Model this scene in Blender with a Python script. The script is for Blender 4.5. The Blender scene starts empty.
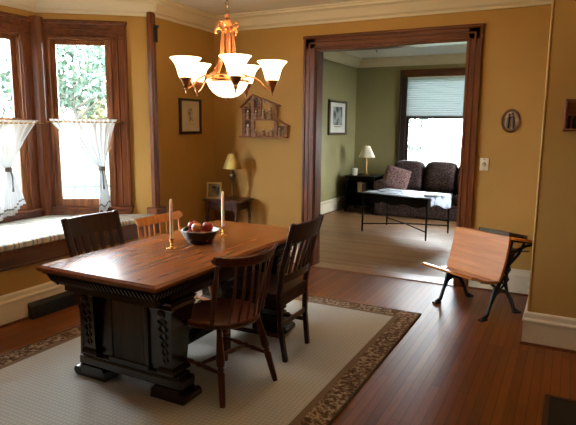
import bpy, bmesh, math, random
from mathutils import Vector, Matrix, Euler
random.seed(7)
SC = bpy.context.scene
COL = SC.collection
PI = math.pi
def V(*a): return Vector(a)
def rad(a): return math.radians(a)

# ------------------------------------------------------------------ mesh builder
class MB:
    def __init__(s): s.bm = bmesh.new(); s.mi = 0
    def _f(s, vs):
        try:
            f = s.bm.faces.new(vs); f.material_index = s.mi; return f
        except ValueError: return None
    def box(s, c, d, rot=None, bev=0.0):
        """box centred at c, full size d"""
        hx, hy, hz = d[0]/2, d[1]/2, d[2]/2
        b = min(bev, hx*.9, hy*.9, hz*.9)
        M = Matrix.Translation(V(*c))
        if rot is not None:
            M = M @ (rot.to_4x4() if isinstance(rot, Matrix) else Euler(rot).to_matrix().to_4x4())
        if b <= 0:
            vs = [s.bm.verts.new(M @ V(x*hx, y*hy, z*hz)) for x in (-1,1) for y in (-1,1) for z in (-1,1)]
            for q in ((0,1,3,2),(4,6,7,5),(0,4,5,1),(2,3,7,6),(0,2,6,4),(1,5,7,3)): s._f([vs[i] for i in q])
            return s
        vd = {}
        for x in (-1,1):
            for y in (-1,1):
                for z in (-1,1):
                    vd[x,y,z,0] = s.bm.verts.new(M @ V(x*hx, y*(hy-b), z*(hz-b)))
                    vd[x,y,z,1] = s.bm.verts.new(M @ V(x*(hx-b), y*hy, z*(hz-b)))
                    vd[x,y,z,2] = s.bm.verts.new(M @ V(x*(hx-b), y*(hy-b), z*hz))
        for a in (-1,1):
            s._f([vd[a,-1,-1,0],vd[a,1,-1,0],vd[a,1,1,0],vd[a,-1,1,0]])
            s._f([vd[-1,a,-1,1],vd[1,a,-1,1],vd[1,a,1,1],vd[-1,a,1,1]])
            s._f([vd[-1,-1,a,2],vd[1,-1,a,2],vd[1,1,a,2],vd[-1,1,a,2]])
            for c_ in (-1,1):
                s._f([vd[a,c_,-1,0],vd[a,c_,-1,1],vd[a,c_,1,1],vd[a,c_,1,0]])
                s._f([vd[a,-1,c_,0],vd[a,-1,c_,2],vd[a,1,c_,2],vd[a,1,c_,0]])
                s._f([vd[-1,a,c_,1],vd[-1,a,c_,2],vd[1,a,c_,2],vd[1,a,c_,1]])
                for e in (-1,1): s._f([vd[a,c_,e,0],vd[a,c_,e,1],vd[a,c_,e,2]])
        return s
    def bb(s, x0, x1, y0, y1, z0, z1, bev=0.0):
        return s.box(((x0+x1)/2,(y0+y1)/2,(z0+z1)/2),(abs(x1-x0),abs(y1-y0),abs(z1-z0)),None,bev)
    def bar(s, p0, p1, w, h, bev=0.0, up=(0,0,1), ext=0.0):
        """rectangular bar from p0 to p1, w across, h along 'up'"""
        p0, p1 = V(*p0), V(*p1); x = (p1-p0); L = x.length; x.normalize()
        u = V(*up); y = u.cross(x)
        if y.length < 1e-4: y = V(0,1,0).cross(x)
        y.normalize(); z = x.cross(y)
        R = Matrix((x,y,z)).transposed()
        return s.box((p0+p1)/2, (L+2*ext, w, h), R, bev)
    def tube(s, pts, r, seg=10, caps=True):
        pts = [V(*p) for p in pts]; n = len(pts)
        if not hasattr(r, '__len__'): r = [r]*n
        T = []
        for i in range(n):
            a = pts[max(i-1,0)]; b = pts[min(i+1,n-1)]; t = b-a
            T.append(t.normalized() if t.length > 1e-9 else V(0,0,1))
        u = T[0].orthogonal().normalized(); rings = []
        for i in range(n):
            u = (u - T[i]*u.dot(T[i]))
            u = u.normalized() if u.length > 1e-6 else T[i].orthogonal().normalized()
            w = T[i].cross(u)
            rings.append([s.bm.verts.new(pts[i]+(u*math.cos(2*PI*k/seg)+w*math.sin(2*PI*k/seg))*r[i]) for k in range(seg)])
        for i in range(n-1):
            for k in range(seg):
                s._f([rings[i][k],rings[i][(k+1)%seg],rings[i+1][(k+1)%seg],rings[i+1][k]])
        if caps: s._f(rings[0][::-1]); s._f(rings[-1])
        return s
    def lathe(s, prof, c=(0,0,0), seg=24, M=None, sx=1, sy=1, cap=True, wob=None):
        c = V(*c); rings = []
        for r, z in prof:
            ring = []
            for k in range(seg):
                a = 2*PI*k/seg; rr = max(r,1e-4)
                if wob: rr *= wob(a, z)
                p = V(rr*math.cos(a)*sx, rr*math.sin(a)*sy, z)
                if M: p = M @ p
                ring.append(s.bm.verts.new(c+p))
            rings.append(ring)
        for i in range(len(rings)-1):
            for k in range(seg):
                s._f([rings[i][k],rings[i][(k+1)%seg],rings[i+1][(k+1)%seg],rings[i+1][k]])
        if cap: s._f(rings[0][::-1]); s._f(rings[-1])
        return s
    def prism(s, poly, t, M=None, c=(0,0,0)):
        """polygon in local XY extruded from z=0 to z=t, then M"""
        M = M or Matrix.Identity(4); M = Matrix.Translation(V(*c)) @ M
        a = [s.bm.verts.new(M @ V(x,y,0)) for x,y in poly]; b = [s.bm.verts.new(M @ V(x,y,t)) for x,y in poly]
        n = len(poly); s._f(a[::-1]); s._f(b)
        for i in range(n): s._f([a[i],a[(i+1)%n],b[(i+1)%n],b[i]])
        return s
    def sweep(s, path, prof, closed=False, left=True):
        """horizontal path [(x,y)], profile [(out,z)]; out is to the left of the path"""
        n = len(path); rings = []
        for i in range(n):
            p = V(*path[i])
            def nrm(a, b):
                d = (V(*b)-V(*a)).normalized(); return V(-d.y, d.x)
            if closed or 0 < i < n-1:
                n1 = nrm(path[i-1], path[i]); n2 = nrm(path[i], path[(i+1)%n])
                m = n1+n2; m = m/max(m.dot(n1),.2)
            elif i == 0: m = nrm(path[0], path[1])
            else: m = nrm(path[-2], path[-1])
            rings.append([s.bm.verts.new((p.x+m.x*o, p.y+m.y*o, z)) for o, z in prof])
        k = len(prof)
        for i in range(n if closed else n-1):
            A, B = rings[i], rings[(i+1)%n]
            for j in range(k): s._f([A[j],A[(j+1)%k],B[(j+1)%k],B[j]])
        if not closed: s._f(rings[0]); s._f(rings[-1][::-1])
        return s
    def grid(s, fn, nu, nv, mi=None):
        vs = [[s.bm.verts.new(fn(i/nu, j/nv)) for j in range(nv+1)] for i in range(nu+1)]
        for i in range(nu):
            for j in range(nv):
                f = s._f([vs[i][j],vs[i+1][j],vs[i+1][j+1],vs[i][j+1]])
                if f and mi: f.material_index = mi((i+.5)/nu, (j+.5)/nv)
        return s
    def build(s, name, mat, parent=None, smooth=False, loc=None, M=None, sub=0, solid=0):
        bm = s.bm
        bmesh.ops.recalc_face_normals(bm, faces=bm.faces[:])
        if M: bm.transform(M)
        me = bpy.data.meshes.new(name); bm.to_mesh(me); bm.free()
        for m in (mat if isinstance(mat, (list,tuple)) else [mat]): me.materials.append(m)
        if smooth:
            for p in me.polygons: p.use_smooth = True
            try: me.set_sharp_from_angle(angle=rad(40))
            except Exception: pass
        o = bpy.data.objects.new(name, me); COL.objects.link(o)
        if parent: o.parent = parent
        if loc: o.location = loc
        if solid:
            md = o.modifiers.new('Solidify','SOLIDIFY'); md.thickness = solid; md.offset = 0
        if sub:
            md = o.modifiers.new('Subdivision','SUBSURF'); md.levels = sub; md.render_levels = sub
        return o

def tag(o, label, cat, group=None, kind=None):
    if label: o['label'] = label
    if cat: o['category'] = cat
    if group: o['group'] = group
    if kind: o['kind'] = kind
    return o
def thing(name, label, cat, loc=(0,0,0), rz=0, group=None):
    o = bpy.data.objects.new(name, None); COL.objects.link(o)
    o.empty_display_size = .05; o.location = loc; o.rotation_euler = (0,0,rz)
    return tag(o, label, cat, group)
def struct(name, mb, mat, parent=None, **k):
    o = mb.build(name, mat, parent, **k)
    if not parent: o['kind'] = 'structure'
    return o
def struct_root(name):
    o = bpy.data.objects.new(name, None); COL.objects.link(o); o['kind'] = 'structure'; o.empty_display_size = .05
    return o
def dup(root, loc, rz, label, group=None):
    r = root.copy(); COL.objects.link(r); r.location = loc; r.rotation_euler = (0,0,rz); r['label'] = label
    if group: r['group'] = group
    for ch in list(root.children):
        c = ch.copy(); COL.objects.link(c); c.parent = r
        for g in list(ch.children):
            d = g.copy(); COL.objects.link(d); d.parent = c
    return r
def recolor(root, m):
    """own material slot on a copy of a thing (object-level link)"""
    for ch in root.children:
        if ch.type == 'MESH':
            ch.material_slots[0].link = 'OBJECT'; ch.material_slots[0].material = m

# ------------------------------------------------------------------ materials
def nt(name):
    m = bpy.data.materials.new(name); m.use_nodes = True
    t = m.node_tree; return m, t, t.nodes['Principled BSDF']
def mix(t, a, b, fac, mode='MIX'):
    n = t.nodes.new('ShaderNodeMix'); n.data_type = 'RGBA'; n.blend_type = mode
    for sock, v in ((n.inputs[6],a),(n.inputs[7],b),(n.inputs[0],fac)):
        if hasattr(v,'is_output'): t.links.new(v, sock)
        elif isinstance(v,(tuple,list)): sock.default_value = (*v[:3],1)
        else: sock.default_value = v
    return n.outputs[2]
def math_n(t, op, a, b=None, clamp=False):
    n = t.nodes.new('ShaderNodeMath'); n.operation = op; n.use_clamp = clamp
    for i, v in enumerate((a,b)):
        if v is None: continue
        if hasattr(v,'is_output'): t.links.new(v, n.inputs[i])
        else: n.inputs[i].default_value = v
    return n.outputs[0]
def coords(t, scale=(1,1,1), rot=(0,0,0), loc=(0,0,0)):
    tc = t.nodes.new('ShaderNodeTexCoord'); mp = t.nodes.new('ShaderNodeMapping')
    mp.inputs['Scale'].default_value = scale; mp.inputs['Rotation'].default_value = rot; mp.inputs['Location'].default_value = loc
    t.links.new(tc.outputs['Object'], mp.inputs['Vector']); return mp.outputs['Vector']
def noise(t, vec, scale, detail=3, rough=.5):
    n = t.nodes.new('ShaderNodeTexNoise'); n.inputs['Scale'].default_value = scale
    n.inputs['Detail'].default_value = detail; n.inputs['Roughness'].default_value = rough
    t.links.new(vec, n.inputs['Vector']); return n.outputs['Fac']
def ramp(t, fac, stops):
    n = t.nodes.new('ShaderNodeValToRGB'); e = n.color_ramp.elements
    while len(e) < len(stops): e.new(.5)
    for el, (p, c) in zip(e, stops): el.position = p; el.color = (*c,1)
    t.links.new(fac, n.inputs['Fac']); return n.outputs['Color']
def bump(t, bsdf, h, strength=.2, dist=.01):
    n = t.nodes.new('ShaderNodeBump'); n.inputs['Strength'].default_value = strength; n.inputs['Distance'].default_value = dist
    t.links.new(h, n.inputs['Height']); t.links.new(n.outputs['Normal'], bsdf.inputs['Normal'])
def plain(name, col, rough=.5, metal=0, var=.06, scale=6, spec=.5, coat=0):
    m, t, b = nt(name)
    f = noise(t, coords(t), scale)
    c2 = tuple(max(0,c*(1-var*2)) for c in col); c1 = tuple(min(1,c*(1+var)) for c in col)
    t.links.new(ramp(t, f, [(.3,c2),(.7,c1)]), b.inputs['Base Color'])
    b.inputs['Roughness'].default_value = rough; b.inputs['Metallic'].default_value = metal
    b.inputs['Specular IOR Level'].default_value = spec
    b.inputs['Coat Weight'].default_value = coat; b.inputs['Coat Roughness'].default_value = .15
    return m
def wood(name, dark, light, rough=.35, axis=0, scale=14, spec=.4, coat=0, bmp=.08):
    m, t, b = nt(name)
    sc = [1,1,1]; sc[axis] = .08
    f = noise(t, coords(t, tuple(sc)), scale*2, 4, .6)
    g = noise(t, coords(t), 2.5, 2)
    f2 = math_n(t, 'ADD', math_n(t,'MULTIPLY',f,.75), math_n(t,'MULTIPLY',g,.25))
    t.links.new(ramp(t, f2, [(.35,dark),(.68,light)]), b.inputs['Base Color'])
    b.inputs['Roughness'].default_value = rough; b.inputs['Specular IOR Level'].default_value = spec
    b.inputs['Coat Weight'].default_value = coat; b.inputs['Coat Roughness'].default_value = .12
    if bmp: bump(t, b, f, bmp, .002)
    return m
def planks(name, dark, mid, light, rough, along_y=True, rowh=.06, spec=.5):
    m, t, b = nt(name)
    rot = (0,0,PI/2) if along_y else (0,0,0)
    vec = coords(t, rot=rot)
    br = t.nodes.new('ShaderNodeTexBrick'); t.links.new(vec, br.inputs['Vector'])
    br.inputs['Scale'].default_value = 1; br.inputs['Brick Width'].default_value = 1.3; br.inputs['Row Height'].default_value = rowh
    br.inputs['Mortar Size'].default_value = .0016; br.inputs['Mortar Smooth'].default_value = .3
    br.inputs['Color1'].default_value = (0,0,0,1); br.inputs['Color2'].default_value = (1,1,1,1); br.inputs['Mortar'].default_value = (.5,.5,.5,1)
    br.offset = .37; br.offset_frequency = 3; br.inputs['Bias'].default_value = 0
    sep = t.nodes.new('ShaderNodeSeparateColor'); t.links.new(br.outputs['Color'], sep.inputs[0])
    mp = t.nodes.new('ShaderNodeMapping'); mp.inputs['Scale'].default_value = (.07,1,1); t.links.new(vec, mp.inputs['Vector'])
    g = noise(t, mp.outputs['Vector'], 55, 4, .6)
    big = noise(t, vec, 1.1, 2)
    f = math_n(t,'ADD', math_n(t,'MULTIPLY',sep.outputs[0],.26), math_n(t,'ADD', math_n(t,'MULTIPLY',g,.52), math_n(t,'MULTIPLY',big,.20)))
    c = ramp(t, f, [(.2,dark),(.5,mid),(.85,light)])
    c = mix(t, c, tuple(x*.25 for x in dark), br.outputs['Fac'])
    t.links.new(c, b.inputs['Base Color'])
    t.links.new(math_n(t,'ADD', math_n(t,'MULTIPLY',g,.14), rough-.05), b.inputs['Roughness'])
    b.inputs['Specular IOR Level'].default_value = spec
    h = math_n(t,'SUBTRACT', math_n(t,'MULTIPLY',g,.25), br.outputs['Fac'])
    bump(t, b, h, .25, .002)
    return m
def emit(name, col, s):
    m = bpy.data.materials.new(name); m.use_nodes = True; t = m.node_tree
    b = t.nodes['Principled BSDF']; b.inputs['Base Color'].default_value = (*[min(1,c) for c in col],1)
    b.inputs['Roughness'].default_value = .3
    f = noise(t, coords(t), 9, 2)
    t.links.new(ramp(t, f, [(.3,tuple(c*.88 for c in col)),(.7,col)]), b.inputs['Emission Color'])
    b.inputs['Emission Strength'].default_value = s
    return m
def glass_mat():
    m = bpy.data.materials.new('window_glass'); m.use_nodes = True; t = m.node_tree
    t.nodes.remove(t.nodes['Principled BSDF'])
    tr = t.nodes.new('ShaderNodeBsdfTransparent'); tr.inputs[0].default_value = (.95,.97,.96,1)
    gl = t.nodes.new('ShaderNodeBsdfGlossy'); gl.inputs['Roughness'].default_value = .03
    fr = t.nodes.new('ShaderNodeFresnel'); fr.inputs[0].default_value = 1.45
    mx = t.nodes.new('ShaderNodeMixShader')
    t.links.new(fr.outputs[0], mx.inputs[0]); t.links.new(tr.outputs[0], mx.inputs[1]); t.links.new(gl.outputs[0], mx.inputs[2])
    t.links.new(mx.outputs[0], t.nodes['Material Output'].inputs[0]); return m
def sheer(name, col, transp=.3, transl=.6, pat=None):
    m = bpy.data.materials.new(name); m.use_nodes = True; t = m.node_tree
    t.nodes.remove(t.nodes['Principled BSDF'])
    df = t.nodes.new('ShaderNodeBsdfDiffuse'); tl = t.nodes.new('ShaderNodeBsdfTranslucent'); tp = t.nodes.new('ShaderNodeBsdfTransparent')
    w = noise(t, coords(t), 160, 2)
    c = ramp(t, w, [(.3,tuple(x*.9 for x in col)),(.7,col)])
    t.links.new(c, df.inputs[0]); t.links.new(c, tl.inputs[0])
    m1 = t.nodes.new('ShaderNodeMixShader'); m1.inputs[0].default_value = transl
    m2 = t.nodes.new('ShaderNodeMixShader'); m2.inputs[0].default_value = transp
    t.links.new(df.outputs[0], m1.inputs[1]); t.links.new(tl.outputs[0], m1.inputs[2])
    t.links.new(m1.outputs[0], m2.inputs[1]); t.links.new(tp.outputs[0], m2.inputs[2])
    t.links.new(m2.outputs[0], t.nodes['Material Output'].inputs[0]); return m

M_WALL = plain('mustard_wall_paint', (.44,.245,.062), .65, var=.03, scale=2, spec=.3)
M_GREEN = plain('olive_wall_paint', (.285,.245,.115), .65, var=.03, scale=2, spec=.3)
M_CEIL = plain('ceiling_paint', (.78,.73,.66), .8, var=.02, scale=2, spec=.2)
M_CEIL2 = plain('white_ceiling_paint', (.74,.74,.72), .8, var=.02, scale=2, spec=.2)
M_CREAM = plain('cream_trim_paint', (.66,.56,.40), .4, var=.02, scale=3)
M_CREAM2 = plain('cream_base_paint', (.70,.60,.44), .4, var=.02, scale=3)
M_EXT = plain('exterior_siding', (.5,.5,.48), .8)
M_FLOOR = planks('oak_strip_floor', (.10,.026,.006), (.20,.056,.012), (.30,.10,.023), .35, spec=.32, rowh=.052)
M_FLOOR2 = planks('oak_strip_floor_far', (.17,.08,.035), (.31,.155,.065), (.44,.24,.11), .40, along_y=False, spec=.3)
M_TRIMV = wood('dark_stained_trim', (.07,.018,.005), (.205,.058,.016), .36, axis=2, spec=.35)
M_TRIMH = wood('dark_stained_trim_h', (.065,.017,.005), (.185,.053,.015), .36, axis=0, spec=.35)
M_SASH = wood('sash_wood', (.13,.042,.012), (.31,.112,.034), .36, axis=2)
M_DARKTRIM = wood('walnut_trim', (.018,.007,.004), (.042,.016,.008), .5, axis=2, spec=.25)
M_TTOP = wood('table_top_wood', (.20,.058,.013), (.31,.102,.024), .27, axis=1, coat=.12, spec=.4, bmp=0)
M_TBASE = wood('ebonised_oak', (.007,.004,.003), (.020,.010,.006), .24, axis=2, spec=.6, bmp=.03)
M_TPANEL = wood('table_panel_wood', (.022,.011,.007), (.055,.026,.015), .35, axis=2)
M_CHDARK = wood('dark_chair_wood', (.015,.005,.003), (.045,.014,.008), .3, axis=2)
M_CHRED = wood('cherry_chair_wood', (.055,.016,.007), (.15,.043,.017), .3, axis=2)
M_CHLIT = wood('lit_chair_wood', (.33,.10,.02), (.62,.23,.055), .32, axis=2)  # window and chandelier light on the far-left chair put into its wood colour
M_DESK = wood('honey_oak', (.42,.14,.024), (.60,.225,.045), .40, axis=0, spec=.3)
M_DESKS = wood('worn_glossy_oak', (.38,.13,.027), (.55,.21,.055), .18, axis=0, spec=.6, coat=.6, bmp=0)
M_IRON = plain('black_iron', (.012,.012,.013), .45, .4, spec=.4)
M_BLACK = plain('flat_black', (.006,.006,.007), .5)
M_EBON = wood('black_stained_wood', (.003,.002,.002), (.008,.005,.004), .5, axis=0, spec=.15, bmp=0)
M_SIDE = wood('mahogany_side_table', (.04,.013,.008), (.11,.036,.02), .3, axis=0)
M_BRASS = plain('brass', (.72,.46,.15), .25, 1, var=.05)
M_ABRASS = plain('aged_brass', (.16,.11,.05), .35, .8, var=.2)
M_COPPER = plain('antique_copper', (.50,.20,.075), .33, .85, var=.15, scale=30)
M_SHADE = emit('lit_glass_shade', (1,.78,.44), 3.2)
M_BOWLG = emit('lit_glass_bowl', (1,.80,.48), 1.8)
M_GOLDSH = plain('gold_lamp_shade', (.55,.42,.13), .32, .55, var=.12, scale=14)
M_CREAMSH = plain('cream_lamp_shade', (.66,.58,.42), .7)
M_GLASS = glass_mat()
M_SHEER = sheer('white_voile', (.88,.90,.93), .02, .05)
M_HEM = sheer('hem_band', (.25,.24,.2), .0, .04)
M_TIE = plain('tieback_cord', (.10,.08,.06), .7)
M_CANDLE = plain('ivory_wax', (.94,.84,.70), .4, var=.02)
for n_ in M_CANDLE.node_tree.nodes:
    if n_.type == 'BSDF_PRINCIPLED': n_.inputs['Subsurface Weight'].default_value = .6; n_.inputs['Subsurface Radius'].default_value = (.03,.02,.012); n_.inputs['Subsurface Scale'].default_value = .6
M_BOWL = plain('navy_glaze', (.006,.007,.014), .18, spec=.6)
M_RIM = plain('pale_glaze', (.30,.28,.26), .3)
M_APPLE = plain('red_apple_skin', (.42,.035,.03), .3, var=.3, scale=12)
M_APPLE2 = plain('blush_apple_skin', (.58,.22,.09), .3, var=.35, scale=12)
M_STEM = plain('twig', (.1,.06,.03), .8)
M_PAPER = plain('mat_board', (.62,.52,.36), .8, var=.03)
M_PAPER2 = plain('pale_mat_board', (.66,.63,.55), .8, var=.03)
M_INK = plain('sepia_ink', (.16,.10,.06), .8)
M_FRAMEB = wood('black_frame', (.012,.007,.005), (.03,.016,.01), .35, axis=2)
M_FRAMEBR = wood('brown_frame', (.05,.025,.012), (.12,.065,.03), .35, axis=2)
M_WHITE = plain('white_plastic', (.75,.68,.52), .4, var=.02)
M_RUSTIC = wood('rustic_wood', (.15,.055,.022), (.33,.14,.06), .6, axis=0)
M_CARVE = wood('carved_figure_wood', (.18,.10,.06), (.38,.24,.15), .6, axis=2)
M_SHELFR = wood('red_brown_wood', (.10,.028,.012), (.21,.065,.03), .4, axis=0)

def fabric_floral(name, dark, mid, light, sc=26):
    m, t, b = nt(name); v = coords(t)
    vo = t.nodes.new('ShaderNodeTexVoronoi'); vo.inputs['Scale'].default_value = sc; t.links.new(v, vo.inputs['Vector'])
    n = noise(t, v, sc*1.6, 4, .7)
    f = math_n(t,'ADD', math_n(t,'MULTIPLY',vo.outputs['Distance'],.7), math_n(t,'MULTIPLY',n,.6))
    t.links.new(ramp(t, f, [(.35,dark),(.55,mid),(.75,light)]), b.inputs['Base Color'])
    b.inputs['Roughness'].default_value = .85; b.inputs['Specular IOR Level'].default_value = .15
    bump(t, b, n, .3, .004); return m
M_SOFA = fabric_floral('sofa_floral_velvet', (.011,.007,.007), (.038,.022,.022), (.095,.062,.056), 40)
M_PILLOW = fabric_floral('pillow_floral', (.05,.022,.025), (.13,.065,.065), (.27,.17,.155), 46)
def cloth_check():
    m, t, b = nt('blue_white_cloth'); v = coords(t)
    n = noise(t, v, 7, 3, .6)
    ck = t.nodes.new('ShaderNodeTexChecker'); ck.inputs['Scale'].default_value = 55; t.links.new(v, ck.inputs['Vector'])
    c = ramp(t, n, [(.43,(.02,.03,.07)),(.50,(.42,.47,.56)),(.75,(.55,.60,.68))])
    c = mix(t, c, (.12,.15,.24), math_n(t,'MULTIPLY', ck.outputs['Fac'], .18))
    t.links.new(c, b.inputs['Base Color']); b.inputs['Roughness'].default_value = .5
    return m
M_CLOTH = cloth_check()
def stripes():
    m, t, b = nt('striped_cushion_fabric'); v = coords(t)
    sp = t.nodes.new('ShaderNodeSeparateXYZ'); t.links.new(v, sp.inputs[0])
    y = math_n(t,'MULTIPLY', sp.outputs['Y'], 1/.16)
    fr = math_n(t,'FRACT', math_n(t,'ADD', y, 100))
    n = t.nodes.new('ShaderNodeValToRGB'); e = n.color_ramp; e.interpolation = 'CONSTANT'
    st = [(0,(.60,.57,.50)),(.2,(.20,.23,.27)),(.3,(.58,.55,.48)),(.45,(.30,.19,.10)),(.52,(.60,.57,.50)),(.68,(.28,.31,.33)),(.86,(.52,.47,.38))]
    while len(e.elements) < len(st): e.elements.new(.5)
    for el,(p,c) in zip(e.elements, st): el.position = p; el.color = (*c,1)
    t.links.new(fr, n.inputs['Fac'])
    w = noise(t, v, 240, 2)
    t.links.new(mix(t, n.outputs['Color'], (.5,.48,.43), math_n(t,'MULTIPLY', w, .25)), b.inputs['Base Color'])
    b.inputs['Roughness'].default_value = .8; b.inputs['Specular IOR Level'].default_value = .2
    bump(t, b, w, .2, .002); return m
M_STRIPE = stripes()
def rug_mat(hx, hy):
    m, t, b = nt('wool_rug'); v = coords(t)
    sp = t.nodes.new('ShaderNodeSeparateXYZ'); t.links.new(v, sp.inputs[0])
    dx = math_n(t,'SUBTRACT', hx, math_n(t,'ABSOLUTE', sp.outputs['X'])); dy = math_n(t,'SUBTRACT', hy, math_n(t,'ABSOLUTE', sp.outputs['Y']))
    d = math_n(t,'MINIMUM', dx, dy)
    vo = t.nodes.new('ShaderNodeTexVoronoi'); vo.inputs['Scale'].default_value = 38; t.links.new(v, vo.inputs['Vector'])
    nn = noise(t, v, 60, 3, .7)
    n2 = noise(t, v, 34, 2, .6); f = math_n(t,'ADD', math_n(t,'MULTIPLY',n2,.55), math_n(t,'MULTIPLY',nn,.45))
    bord = ramp(t, f, [(.40,(.075,.04,.024)),(.50,(.17,.10,.06)),(.58,(.40,.30,.20))])
    # woven diamond grid on the field
    gx = math_n(t,'ABSOLUTE', math_n(t,'SINE', math_n(t,'MULTIPLY', math_n(t,'ADD', sp.outputs['X'], 0), 120)))
    gy = math_n(t,'ABSOLUTE', math_n(t,'SINE', math_n(t,'MULTIPLY', math_n(t,'ADD', sp.outputs['Y'], 0), 120)))
    g = math_n(t,'MINIMUM', gx, gy)
    wv = noise(t, v, 320, 2)
    fld = ramp(t, math_n(t,'ADD', math_n(t,'MULTIPLY',g,.6), math_n(t,'MULTIPLY',wv,.4)), [(.1,(.36,.335,.29)),(.4,(.50,.475,.425)),(.9,(.57,.545,.495))])
    band = mix(t, (.17,.11,.07), (.23,.155,.10), wv)
    c = mix(t, fld, band, math_n(t,'LESS_THAN', d, .185))
    c = mix(t, c, bord, math_n(t,'LESS_THAN', d, .145))
    c = mix(t, c, (.08,.05,.033), math_n(t,'LESS_THAN', d, .015))
    t.links.new(c, b.inputs['Base Color']); b.inputs['Roughness'].default_value = .95; b.inputs['Specular IOR Level'].default_value = .1
    bump(t, b, math_n(t,'ADD', math_n(t,'MULTIPLY',g,.6), wv), .35, .004)
    return m
def leaf_mat(name, a, c):
    m, t, b = nt(name); v = coords(t)
    n = noise(t, v, 3.5, 2)
    t.links.new(ramp(t, n, [(.35,a),(.65,c)]), b.inputs['Base Color']); b.inputs['Roughness'].default_value = .7
    b.inputs['Specular IOR Level'].default_value = .2
    return m

# ------------------------------------------------------------------ camera
yaw, pit, rol, FPX, HC = rad(27.3357), rad(8.8875), rad(-.5602), 543.9, 1.5
f = V(-math.sin(yaw)*math.cos(pit), math.cos(yaw)*math.cos(pit), -math.sin(pit))
r = V(math.cos(yaw), math.sin(yaw), 0); d = f.cross(r)
r2 = r*math.cos(rol)+d*math.sin(rol); d2 = -r*math.sin(rol)+d*math.cos(rol)
cam = bpy.data.cameras.new('camera'); co = bpy.data.objects.new('camera', cam); COL.objects.link(co)
cam.sensor_fit = 'HORIZONTAL'; cam.sensor_width = 36; cam.lens = 36*FPX/576; cam.clip_start = .05; cam.clip_end = 200
Rm = Matrix((r2, -d2, -f)).transposed()
co.matrix_world = Matrix.Translation(V(0,0,HC)) @ Rm.to_4x4()
SC.camera = co

# ------------------------------------------------------------------ room shell
XL, YB, ZC = -3.70, 5.28, 2.70
K1, K2, K0, KS = (-4.58,3.64), (-3.70,4.27), (-4.58,2.36), (-3.70,1.73)
XR, YF = 1.7, -1.7
WT = .14
OX0, OX1, OZ = -2.42, -.905, 2.30     # doorway
LYN, LXL, LYB, LXR, LZC = 5.43, -3.77, 10.1, 1.1, 2.79   # living room

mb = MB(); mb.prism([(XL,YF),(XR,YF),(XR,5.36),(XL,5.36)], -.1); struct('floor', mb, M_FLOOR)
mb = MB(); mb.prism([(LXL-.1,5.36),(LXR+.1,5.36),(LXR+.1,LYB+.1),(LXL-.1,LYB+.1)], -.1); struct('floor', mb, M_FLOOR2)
mb = MB(); mb.bb(OX0,OX1,5.25,5.47,0,.009,.004); struct('trim_1', mb, wood('threshold_wood', (.22,.10,.04),(.42,.22,.10),.3,axis=0))
mb = MB(); mb.prism([(XL-.14,YF-.14),(XR+.14,YF-.14),(XR+.14,5.42),(XL-.14,5.42),(XL-.14,4.4),(-4.72,3.75),(-4.72,2.25),(XL-.14,1.6)], .1); struct('ceiling', mb, M_CEIL, loc=(0,0,ZC))
mb = MB(); mb.bb(LXL-.14,LXR+.14,5.43,LYB+.14,LZC,LZC+.1); struct('ceiling', mb, M_CEIL2)

mb = MB()   # left wall either side of the bay and the low wall under the bench
mb.bb(XL-WT,XL,YF,KS[1],0,ZC); mb.bb(XL-WT,XL,K2[1],YB+.15,0,ZC); mb.bb(XL-.1,XL,KS[1],K2[1],0,.43)
struct('wall_left', mb, M_WALL)
mb = MB()
mb.bb(XL,OX0,YB,YB+.075,0,ZC); mb.bb(OX1,XR,YB,YB+.075,0,ZC); mb.bb(OX0,OX1,YB,YB+.075,OZ,ZC)
struct('wall_back', mb, M_WALL)
mb = MB()
mb.bb(LXL-.14,OX0,YB+.075,YB+.15,0,LZC); mb.bb(OX1,LXR+.14,YB+.075,YB+.15,0,LZC); mb.bb(OX0,OX1,YB+.075,YB+.15,OZ,LZC)
struct('wall_living_front', mb, M_GREEN)
mb = MB(); mb.bb(-.185,XR,4.05,YB,0,ZC); struct('wall_right', mb, M_WALL)
mb = MB(); mb.bb(XR,XR+.14,YF,YB,0,ZC); struct('wall_far_right', mb, M_WALL)
mb = MB(); mb.bb(XL-.14,XR+.14,YF-.14,YF,0,ZC); struct('wall_front', mb, M_WALL)
mb = MB(); mb.bb(LXL-.14,LXL,5.43,LYB,0,LZC); struct('wall_living_left', mb, M_GREEN)

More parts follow.
